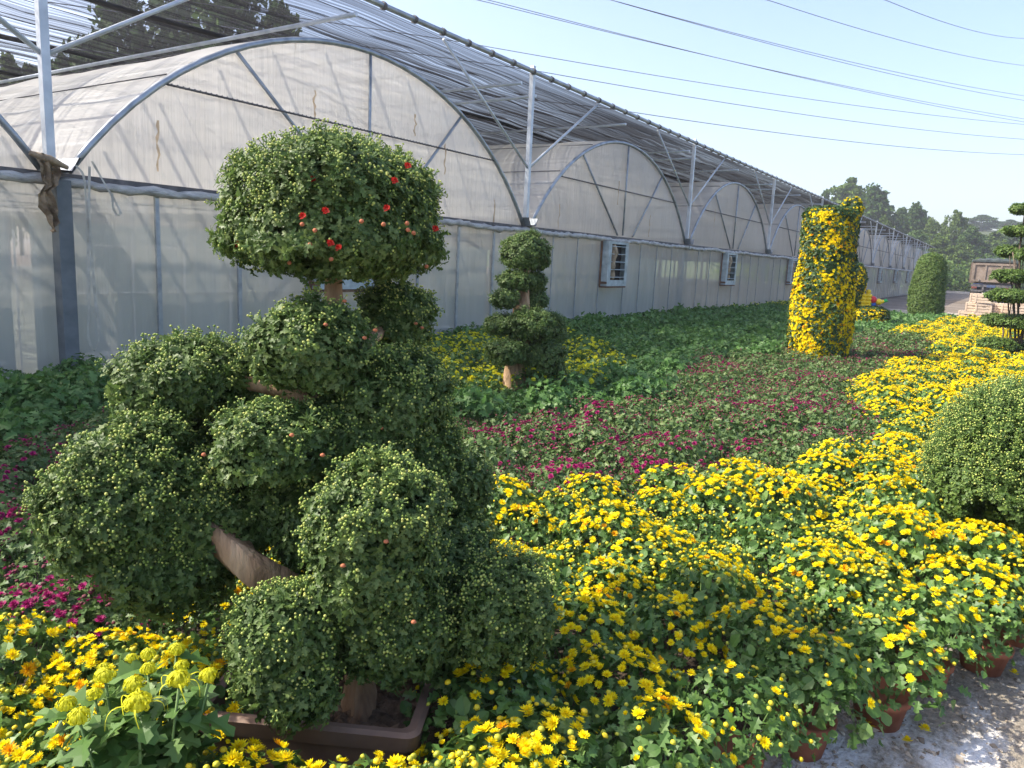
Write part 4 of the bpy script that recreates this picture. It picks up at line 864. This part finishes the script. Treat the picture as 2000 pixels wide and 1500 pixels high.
#BEDS
# ------------------------------------------------------------------ potted chrysanthemums in the beds
def inpoly(x, y, poly):
    c = False; j = len(poly)-1
    for i in range(len(poly)):
        xi, yi = poly[i]; xj, yj = poly[j]
        if (yi > y) != (yj > y) and x < (xj-xi)*(y-yi)/(yj-yi)+xi: c = not c
        j = i
    return c
MAG = [(-5.5, -3.0), (-2.6, -2.2), (-1.49, -2.29), (-.63, -2.0), (.3, -3.0), (1.3, -3.95), (2.11, -4.41), (3.24, -4.75), (5.0, -4.15), (6.63, -3.83), (7.92, -4.6), (9.5, -4.3), (15.6, -4.7), (15.3, -5.35), (14.67, -6.15), (10.39, -6.61), (8.48, -6.22), (5.52, -5.97), (2.95, -6.76), (1.69, -6.34), (.63, -5.91), (-.45, -5.29), (-1.94, -5.0), (-2.33, -5.05), (-2.59, -4.95), (-5.5, -4.4)]
YEL = [(-5.5, -4.4), (-2.59, -4.95), (-2.33, -5.05), (-1.94, -5.0), (-.45, -5.29), (.63, -5.91), (1.69, -6.34), (2.95, -6.76), (5.52, -5.97), (8.48, -6.22), (10.39, -6.61), (14.67, -6.15), (15.3, -5.2), (18, -5.5), (24, -6.2), (30, -5.4), (33, -4.4), (33, -1.0), (34.9, -1.0), (34.9, -13), (-5.5, -13)]
YP1 = [(5.63, -.5), (7.51, -1.1), (5.57, -3.37), (3.03, -4.0), (1.9, -3.3), (1.2, -2.6), (3.5, -.7)]
YP2 = [(18.3, -.35), (29.5, -.35), (30, -1.3), (22, -1.25)]
def zone(x, y):
    if inpoly(x, y, YP1) or inpoly(x, y, YP2): return 'lemon'
    if inpoly(x, y, YEL): return 'yellow'
    if inpoly(x, y, MAG) or (x-26.5)**2/6+(y+5.6)**2 < .5: return 'magenta'
    return 'green'
LN = t_leaf(1, .78, 0, True, .2, .3); LR = t_leaf(1, .85, 0, False, .15, .25); LQ = T().add([(0, 0, 0), (.55, -.38, .06), (1, 0, -.12), (.55, .38, .06)], [(0, 1, 2, 3)])
BLO = t_bloom(1, 2, seed=1); BLH = t_bloom(1, 2, ((9, .85, 45), (8, .75, 62), (6, .5, 78)), .4, 2); BLOo = t_bloom(1, 3, seed=3); BUD = t_bud(1, 4, 6)
BLF = t_bloom(1, 2, ((7, 1, 14), (5, .7, 48)), .62, 7); BLFo = t_bloom(1, 3, ((7, 1, 24), (5, .7, 55)), .62, 8)
BUDF = T().add([(0, 0, 1), (1, 0, 0), (-.5, .87, 0), (-.5, -.87, 0)], [(0, 1, 2), (0, 2, 3), (0, 3, 1)], 4)
def plant(seed, kind, nb, nh, nu, R=.19, H=.40, nleaf=150, leafL=.052, lod=0, no=0.06, brad=.019, clump=1.0, zb=.10, upright=0.4):
    """one potted plant: (foliage Acc, flowers Acc or None) with the pot base at z=0"""
    g = np.random.default_rng(seed); fa = Acc(); fl = []
    n = nleaf; u = g.random(n)**.75; an = g.uniform(0, 6.28, n); r = R*np.sqrt(u)*g.uniform(.75, 1.08, n); top = zb+(H-zb)*np.sqrt(np.clip(1-(r/(R*1.18))**2, 0, 1))
    z = zb+(top-zb)*(1-.55*g.random(n)**2.0); P = np.c_[r*np.cos(an), r*np.sin(an), z]
    out = np.c_[np.cos(an), np.sin(an), np.zeros(n)]; D = out*(r/R)[:, None]*.8+np.array([0, 0, .65])+g.normal(size=(n, 3))*.38
    F = frames(P, D, g.uniform(0, 6.28, n), leafL*g.uniform(.65, 1.25, n))
    if lod: fa.add(LQ, F)
    elif kind == 'yellow': fa.add(LR, F[::4]); fa.add(LN, F[1::4]); fa.add(LN, F[2::4]); fa.add(LN, F[3::4])
    else: fa.add(LN, F)
    if not lod:      # a few stems
        t = T()
        for i in range(9):
            a_ = i*.7; rr = R*.5; tube(t, [(0.02*cos(a_), .02*sin(a_), zb*.6), (rr*cos(a_), rr*sin(a_), zb+(H-zb)*.75)], .003, 4, 1, False)
        fa.add(t)
    def spots(k, cl):
        c0 = g.uniform(0, 6.28, 3); cr = R*g.uniform(.2, .8, 3); cc = np.c_[cr*np.cos(c0), cr*np.sin(c0)]
        an = g.uniform(0, 6.28, k); r = R*np.sqrt(g.random(k))*.98; xy = np.c_[r*np.cos(an), r*np.sin(an)]
        pick = g.integers(0, 3, k); inc = g.random(k) < cl; xy[inc] = cc[pick[inc]]+g.normal(size=(inc.sum(), 2))*R*.30
        r = np.hypot(xy[:, 0], xy[:, 1]); f = np.minimum(1, R*1.02/np.maximum(r, 1e-6)); xy *= f[:, None]; r = r*f
        z = zb+(H-zb)*np.sqrt(np.clip(1-(r/(R*1.18))**2, 0, 1))+g.uniform(.0, .03, k)
        nrm = np.c_[xy/R*.75, np.full(k, .8)]+g.normal(size=(k, 3))*.2
        return np.c_[xy, z], nrm
    for cnt, tm, tmo, s0, cl in ((nb, BLF if lod else BLO, BLFo if lod else BLOo, brad, .55*clump), (nh, BLF if lod else BLH, BLFo if lod else BLH, brad*.72, .5*clump), (nu, BUDF if lod else BUD, None, .0078, .25)):
        if cnt <= 0: continue
        P, nr = spots(cnt, cl); F = frames(P, nr, g.uniform(0, 6.28, cnt), s0*g.uniform(.75, 1.2, cnt)); o = g.random(cnt) < no
        if tmo is None: fa.add(tm, F)
        else: fl += [(tm, m_) for m_ in F[~o]]+[(tmo, m_) for m_ in F[o]]
    return fa, fl
def merged(fa, fl):
    a = Acc(); a.V = list(fa.V); a.L = list(fa.L); a.T = list(fa.T); a.M = list(fa.M); a.S = list(fa.S); a.n = fa.n
    for tm in {id(t_): t_ for t_, _ in fl}.values(): a.add(tm, np.array([m_ for t_, m_ in fl if t_ is tm]))
    return a
FM = {'yellow': ['leaf_bed', 'stem', 'yellow', 'orange', 'ybud'], 'lemon': ['leaf_bed', 'stem', 'lemon', 'yellow', 'ybud'], 'magenta': ['leaf_mag', 'stem', 'magenta', 'magenta', 'pinkbud'], 'green': ['leaf_green', 'stem', 'lemon', 'yellow', 'bud']}
NAME = {'yellow': 'yellow_chrysanthemum', 'lemon': 'lemon_chrysanthemum', 'magenta': 'magenta_chrysanthemum', 'green': 'leafy_chrysanthemum'}
HEAD_ME = {}
def head_mesh(kd, tm):
    k_ = (kd, id(tm))
    if k_ not in HEAD_ME: HEAD_ME[k_] = Acc().add(tm).mesh('flower_head', FM[kd])
    return HEAD_ME[k_]
YV = [dict(nb=72, nh=24, nu=36, clump=1.1), dict(nb=38, nh=24, nu=50, clump=1.4), dict(nb=16, nh=22, nu=64, clump=1.3), dict(nb=5, nh=12, nu=64), dict(nb=0, nh=4, nu=36), dict(nb=18, nh=12, nu=30, no=.6), dict(nb=40, nh=12, nu=34, clump=1.75)]
MV = [dict(nb=34, nh=10, nu=30, clump=1.5, brad=.019), dict(nb=10, nh=8, nu=44, brad=.018, clump=1.5), dict(nb=2, nh=4, nu=56, brad=.015), dict(nb=0, nh=0, nu=16), dict(nb=0, nh=1, nu=36)]
GV = [dict(nb=0, nh=0, nu=0), dict(nb=0, nh=0, nu=0), dict(nb=0, nh=0, nu=0)]
LV_ = [dict(nb=15, nh=5, nu=8, no=0.05, brad=.027, clump=.3), dict(nb=9, nh=4, nu=10, no=0.05, brad=.027, clump=.3)]
KA = {'yellow': dict(R=.225, H=.385, nleaf=390, leafL=.042), 'lemon': dict(R=.20, H=.42, nleaf=130, leafL=.060), 'magenta': dict(R=.22, H=.37, nleaf=260, leafL=.043), 'green': dict(R=.225, H=.41, nleaf=150, leafL=.074)}
VARS = {}
for kd, vs in (('yellow', YV), ('magenta', MV), ('green', GV), ('lemon', LV_)):
    for i, v in enumerate(vs):
        kw = dict(KA[kd]); kw.update(v); fa, fl = plant(500+i*7+len(kd), kd, **kw)
        kf = dict(kw); kf['nleaf'] = int(kw['nleaf']*.5); kf['leafL'] = kw['leafL']*1.35; kf['nu'] = int(kw['nu']*.4)
        f2, l2 = plant(900+i*7+len(kd), kd, lod=1, **kf)
        VARS[kd, i] = (fa.mesh(NAME[kd], FM[kd]), fl, merged(fa, fl).mesh(NAME[kd], FM[kd]), merged(f2, l2))
EDGEV = []
for i, v in enumerate((dict(nb=18, nh=10, nu=24), dict(nb=8, nh=8, nu=34), dict(nb=30, nh=10, nu=16, clump=1.5))):
    fa, fl = plant(1300+i, 'yellow', R=.215, H=.37, nleaf=380, leafL=.043, zb=.045, **v); EDGEV.append((fa.mesh(NAME['yellow'], FM['yellow']), fl))
DESC = {('yellow', 0): 'potted chrysanthemum in full yellow bloom packed into the yellow bed', ('yellow', 1): 'half open yellow potted chrysanthemum packed into the yellow bed', ('yellow', 2): 'potted chrysanthemum with few yellow blooms and many buds in the yellow bed', ('yellow', 3): 'mostly budding potted chrysanthemum with rare yellow blooms in the yellow bed', ('yellow', 4): 'leafy potted chrysanthemum in tight bud among the yellow ones', ('yellow', 5): 'potted chrysanthemum with orange tinted blooms among the yellow ones', ('yellow', 6): 'potted chrysanthemum with yellow blooms massed in one clump in the yellow bed',
 ('magenta', 0): 'potted chrysanthemum with clustered magenta blooms in the purple bed', ('magenta', 1): 'potted chrysanthemum with a few magenta blooms in the purple bed', ('magenta', 2): 'olive leaved potted chrysanthemum with dull pink buds in the purple bed', ('magenta', 3): 'low olive green potted chrysanthemum with few pink buds in the purple bed', ('magenta', 4): 'olive green potted chrysanthemum speckled with pink buds in the purple bed',
 ('green', 0): 'leafy green potted chrysanthemum without blooms near the greenhouse wall', ('green', 1): 'upright leafy green potted chrysanthemum without flowers in the green bed', ('green', 2): 'spreading leafy green potted chrysanthemum without flowers in the green bed', ('lemon', 0): 'lemon yellow potted chrysanthemum in bloom in the patch round the stump', ('lemon', 1): 'lemon yellow potted chrysanthemum with sparse blooms in the patch round the stump'}
t = T(); lathe(t, [(.001, .006), (.072, .006), (.092, .105), (.100, .105), (.102, .130), (.088, .130), (.08, .115), (.001, .11)], 16); pot_me = Acc().add(t).mesh('pot', ['terra'])
g = np.random.default_rng(77)
spots_ = []; S = .335
for iy in range(60):
    for ix in range(140):
        x = -6.0+ix*S+(S/2 if iy % 2 else 0)+g.normal()*.035; y = -.42-iy*S*.87+g.normal()*.035
        if x > 29.6 or (x > 24.6+.5*sin(y*1.7) and y < -2.0): continue
        e = (np.array([x, y])-E0) @ EN
        if e > -.16: continue
        if math.hypot(x-CAM[0], y-CAM[1]) < 1.05: continue
        # trough footprint, stump, columns, bushes
        d = np.array([x, y])-tq; u_ = d @ np.array([cos(ta), sin(ta)]); v_ = d @ np.array([-sin(ta), cos(ta)])
        if -LW/2-.16 < u_ < LW/2+.16 and abs(v_) < LD/2+.17: continue
        if any(math.hypot(x-q[0], y-q[1]) < r for q, r in ((b2, .26), (pl, .52), (p2, .4), (p3, .55), (p4, .5), (b6, .4), (p5, .30))): continue
        px, py, dz = pix((x, y, .35))
        if dz < .4 or px < -260-400/dz or px > 2000+260+400/dz or py > 1500+500/dz: continue
        spots_.append((x, y, dz))
def un_(px, py, z):
    d = FWD+(px-1000)/FOC*RGT+(750-py)/FOC*UPV; return CAM+d*((z-CAM[2])/d[2])
SE = (.02, .40, .76, 1.12, 1.5, 1.9, -.34, -.70, -1.06, -1.42)
spots_ += [(*un_(px, py, .37)[:2], 1.0) for px, py in ((560, 1590), (700, 1600), (850, 1590), (975, 1480), (985, 1410), (1060, 1430), (960, 1340), (400, 1290), (310, 1260), (440, 1575), (330, 1540), (250, 1330), (120, 1440), (60, 1330), (1000, 1540), (860, 1600), (700, 1640), (520, 1620))]
spots_ += [(E0[0]+ED[0]*q-EN[0]*(.05 if i % 2 else .09), E0[1]+ED[1]*q-EN[1]*(.05 if i % 2 else .09), -1.0-i) for i, q in enumerate(SE)]
spots_.sort(key=lambda q: depth_of((q[0], q[1], .3)))
MC = [un_(px, py, .36) for px, py in ((1190, 800), (1240, 795), (1110, 830), (1290, 850), (960, 835), (1060, 905), (1250, 885), (1420, 705), (1440, 790), (1560, 735), (1600, 790), (1700, 800), (30, 890), (90, 880), (30, 985), (1720, 703), (1800, 692), (160, 1110), (60, 1190), (1480, 850), (1130, 800), (1380, 720), (20, 1000), (190, 850), (1690, 662))]
BATCH = {}; cnt = {}; stuff = {k_: Acc() for k_ in FM}
EDGE = ['yellow mum at the bottom edge of the photo beside the gravel', 'yellow mum over the nearest visible clay pot on the gravel', 'yellow mum in a clay pot leaning over the white lime patch', 'budding yellow mum in a clay pot by the middle of the lime', 'yellow mum in the clay pot furthest right that shows clearly', 'yellow mum drooping over the gravel at the right edge', 'yellow mum in the bottom row, first left of the gravel corner', 'yellow mum in the bottom row, second left of the gravel corner', 'yellow mum in the bottom row, third left of the gravel corner', 'yellow mum in the bottom row below the brown trough']
for (x, y, dz) in spots_:
    kd = zone(x, y); dist = math.hypot(x-CAM[0], y-CAM[1]); r_ = g.random()
    nz = sin(x*1.3+2*y)+sin(2.2*x-1.1*y+1)+.9*sin(3.1*y+.5)
    if kd == 'yellow':
        far = min(1, max(0, (dist-4)/5))
        if far*.85+.12*nz > r_*1.0: v = int(g.choice([0, 6, 0, 1]))
        else: v = int(g.choice([0, 1, 2, 3, 4, 5, 6], p=[.26, .26, .22, .07, .03, .01, .15]))
    elif kd == 'magenta' and min(math.hypot(x-q[0], y-q[1]) for q in MC) < .30: v = 0 if min(math.hypot(x-q[0], y-q[1]) for q in MC) < .17 else 1
    elif kd == 'magenta': v = int(g.choice([0, 1, 2, 3, 4], p=[.01, .08, .22, .42, .27]))
    elif kd == 'green': v = int(g.integers(0, 3))
    else: v = int(g.integers(0, 2))
    s = g.uniform(.86, 1.14); sz = s*g.uniform(.88, 1.12); rz = g.uniform(0, 6.28); zt = -.01
    if kd == 'green' and y > -1.4: sz *= 1.12
    if kd == 'magenta': sz *= .95
    if dz < 0: kd = 'yellow'
    fme, fl, full, far_ = VARS[kd, v if (kd, v) in VARS else 0]
    if cnt.get(kd, 0) < (300 if kd != 'lemon' else 80):
        cnt[kd] = cnt.get(kd, 0)+1
        if dz < 0: ei = int(-dz-1); fme, fl = EDGEV[(0, 0, 2, 1, 0, 2, 1, 0, 2, 1)[ei]]; s, sz = 1.0, g.uniform(.92, 1.05)
        near = dz < 0 or dist < 4.3
        o = link(NAME[kd], fme if near else full, None, (x, y, .002 if dz < 0 else zt)); o.scale = (s, s, sz); o.rotation_euler = (g.normal()*.04, g.normal()*.04, rz)
        if near:
            for tm, m_ in fl: q = link('flower_head', head_mesh(kd, tm), o); q.matrix_local = Matrix(m_.tolist())
        if dz < 0: link('pot', pot_me, o); tag(o, EDGE[ei], 'potted plant', 'clay potted chrysanthemums along the gravel')
        else: tag(o, DESC[kd, v], 'potted plant', DESC[kd, v].replace('potted chrysanthemum', 'potted chrysanthemums'))
    else:
        BATCH.setdefault((kd, v), []).append(mat4((x, y, zt), rz, (s, s, sz)))
for (kd, v), Ms in BATCH.items():
    Ms = np.array(Ms); src = VARS[kd, v][3]; dst = stuff[kd]
    V0 = np.concatenate(src.V); L0 = np.concatenate(src.L); T0 = np.concatenate(src.T); M0 = np.concatenate(src.M); S0 = np.concatenate(src.S); k_ = len(Ms)
    dst.V.append((np.einsum('kij,nj->kni', Ms[:, :3, :3], V0)+Ms[:, None, :3, 3]).reshape(-1, 3)); dst.L.append((L0[None]+(np.arange(k_)*len(V0))[:, None]).ravel()+dst.n); dst.n += k_*len(V0)
    dst.T.append(np.tile(T0, k_)); dst.M.append(np.tile(M0, k_)); dst.S.append(np.tile(S0, k_))
SL = {'yellow': 'distant yellow chrysanthemums merging into one flowering mass', 'magenta': 'distant purple chrysanthemums merging into one dull green mass', 'green': 'distant leafy green chrysanthemums merging into one carpet', 'lemon': 'far lemon yellow chrysanthemums massed along the greenhouse wall'}
for kd, fa in stuff.items():
    if fa.V: tag(obj('chrysanthemum_bed', fa, FM[kd]), SL[kd], 'flower bed', kind='stuff')

# ------------------------------------------------------------------ spider chrysanthemum in the near left corner
sp_ = atd(270, 1440, 1.62); sb = np.array([sp_[0], sp_[1], 0.0])
spd = thing('spider_chrysanthemum', tuple(sb), 'lemon spider chrysanthemum with big lobed leaves and curling long petals', 'potted plant')
HEADS = [(205, 1322, 1.62, .024), (270, 1376, 1.52, .030), (350, 1330, 1.60, .027), (262, 1340, 1.62, .025), (408, 1322, 1.66, .023), (185, 1358, 1.60, .018), (130, 1378, 1.55, .022), (155, 1402, 1.5, .024), (355, 1303, 1.68, .018), (290, 1308, 1.68, .019), (290, 1280, 1.72, .019), (345, 1270, 1.75, .020), (258, 1288, 1.72, .016), (203, 1306, 1.7, .016)]
g = np.random.default_rng(9); lv = Acc(); stt = T()
for i, (px, py, dp, r) in enumerate(HEADS):
    r *= .82; p = atd(px, py, dp)-sb; t = T(); ball(t, p, r*.80, 0, 8, (1, 1, .72))
    for j in range(85):      # incurved strap petals wrapping the head
        a_ = g.uniform(0, 6.28); e = g.uniform(-.5, 1.35); d = np.array([cos(a_)*cos(e), sin(a_)*cos(e), sin(e)*.78]); d2 = np.array([-sin(a_), cos(a_), 0])*r*g.uniform(.08, .14)
        d2 = d2+np.array([0, 0, r*g.uniform(-.08, .08)]); up_ = np.array([-cos(a_)*sin(e), -sin(a_)*sin(e), cos(e)]); b_ = p+d*r*.72
        q1 = b_+d*r*.34+up_*r*.05; q2 = b_+d*r*.40+up_*r*.42; q3 = b_+d*r*.16+up_*r*.66
        t.add([b_-d2, b_+d2, q1+d2, q1-d2, q2+d2*.9, q2-d2*.9, q3+d2*.4, q3-d2*.4], [(0, 1, 2, 3), (3, 2, 4, 5), (5, 4, 6, 7)], 0, True)
    if r > .022:
        for j in range(6):
            a_ = 6.28*j/6+g.uniform(-.4, .4); d = np.array([cos(a_), sin(a_), 0]); L = r*g.uniform(1.6, 3.0)
            k1, k2 = g.uniform(.1, .5), g.uniform(.3, 1.0); w2 = np.array([-sin(a_), cos(a_), 0])*.0022; V = []
            for f in np.linspace(0, 1, 7): q = p+d*(r*.8+L*f*(1-.35*f*f))+np.array([0, 0, .004-L*k2*f*f*f*.9+L*k1*f*(1-f)])+np.array([-sin(a_), cos(a_), 0])*L*.25*f*f*sin(j*2.0); V += [q-w2*(1-.6*f), q+w2*(1-.6*f)]
            t.add(V, [(2*m_, 2*m_+1, 2*m_+3, 2*m_+2) for m_ in range(6)], 0, True)
    obj('bloom', t, 'lemon', spd)
    foot = np.array([p[0]*.35, p[1]*.35, .08]); tube(stt, [foot, (foot+p)/2+np.array([0, 0, .05]), p-np.array([0, 0, r*.5])], .0032, 5)
    for j in range(32):
        f = g.uniform(.12, .94); q = foot+(p-foot)*f; a_ = g.uniform(0, 6.28)
        F = frames([q+np.array([0, 0, .02])], [np.array([cos(a_)*.3, sin(a_)*.3, 1])+g.normal(size=3)*.25], [g.uniform(0, 6.28)], [g.uniform(.05, .09)]); lv.add(LN, F)
obj('leaves', lv, 'leaf_bed', spd); obj('stems', stt, 'stem', spd)

# fallen flower heads on the gravel
ff = Acc().add(t_bloom(.022, 0, seed=12)).mesh('fallen_flower', ['yellow'])
for i, (px, py, lb) in enumerate(((1698, 1415, 'fallen yellow flower cluster lying on gravel below the nearest pot'), (1772, 1448, 'small fallen yellow flower out on the open gravel'), (1806, 1424, 'fallen yellow flower lying on the white lime'), (1822, 1345, 'fallen yellow blossom beside the clay pot on gravel'), (1745, 1385, 'fallen yellow blossom tucked against the pots'), (1980, 1315, 'fallen yellow blossom near the right edge of the gravel'))):
    d = FWD+(px-1000)/FOC*RGT+(750-py)/FOC*UPV; tt2 = (.022-CAM[2])/d[2]; P = CAM+d*tt2
    o = link('fallen_flower', ff, None, tuple(P)); o.rotation_euler = (g.uniform(-.3, .3), g.uniform(-.3, .3), i); o.scale = (1+.3*(i == 0),)*3; tag(o, lb, 'fallen flower', 'fallen flowers on the gravel')

# ------------------------------------------------------------------ thin morning haze
hz = T(); box(hz, (115, 0, 24.5), (330, 420, 51)); me = Acc().add(hz).mesh('haze', [])
m, nt, out = newmat('thin_haze'); pv = N(nt, 'ShaderNodeVolumePrincipled'); pv.inputs['Density'].default_value = 0.0010
pv.inputs['Color'].default_value = (0.90, 0.94, 1.0, 1); pv.inputs['Anisotropy'].default_value = 0.3; nt.links.new(pv.outputs[0], out.inputs['Volume'])
me.materials.append(m); tag(link('haze', me), 'thin pale haze hanging in the air', 'haze', kind='stuff')
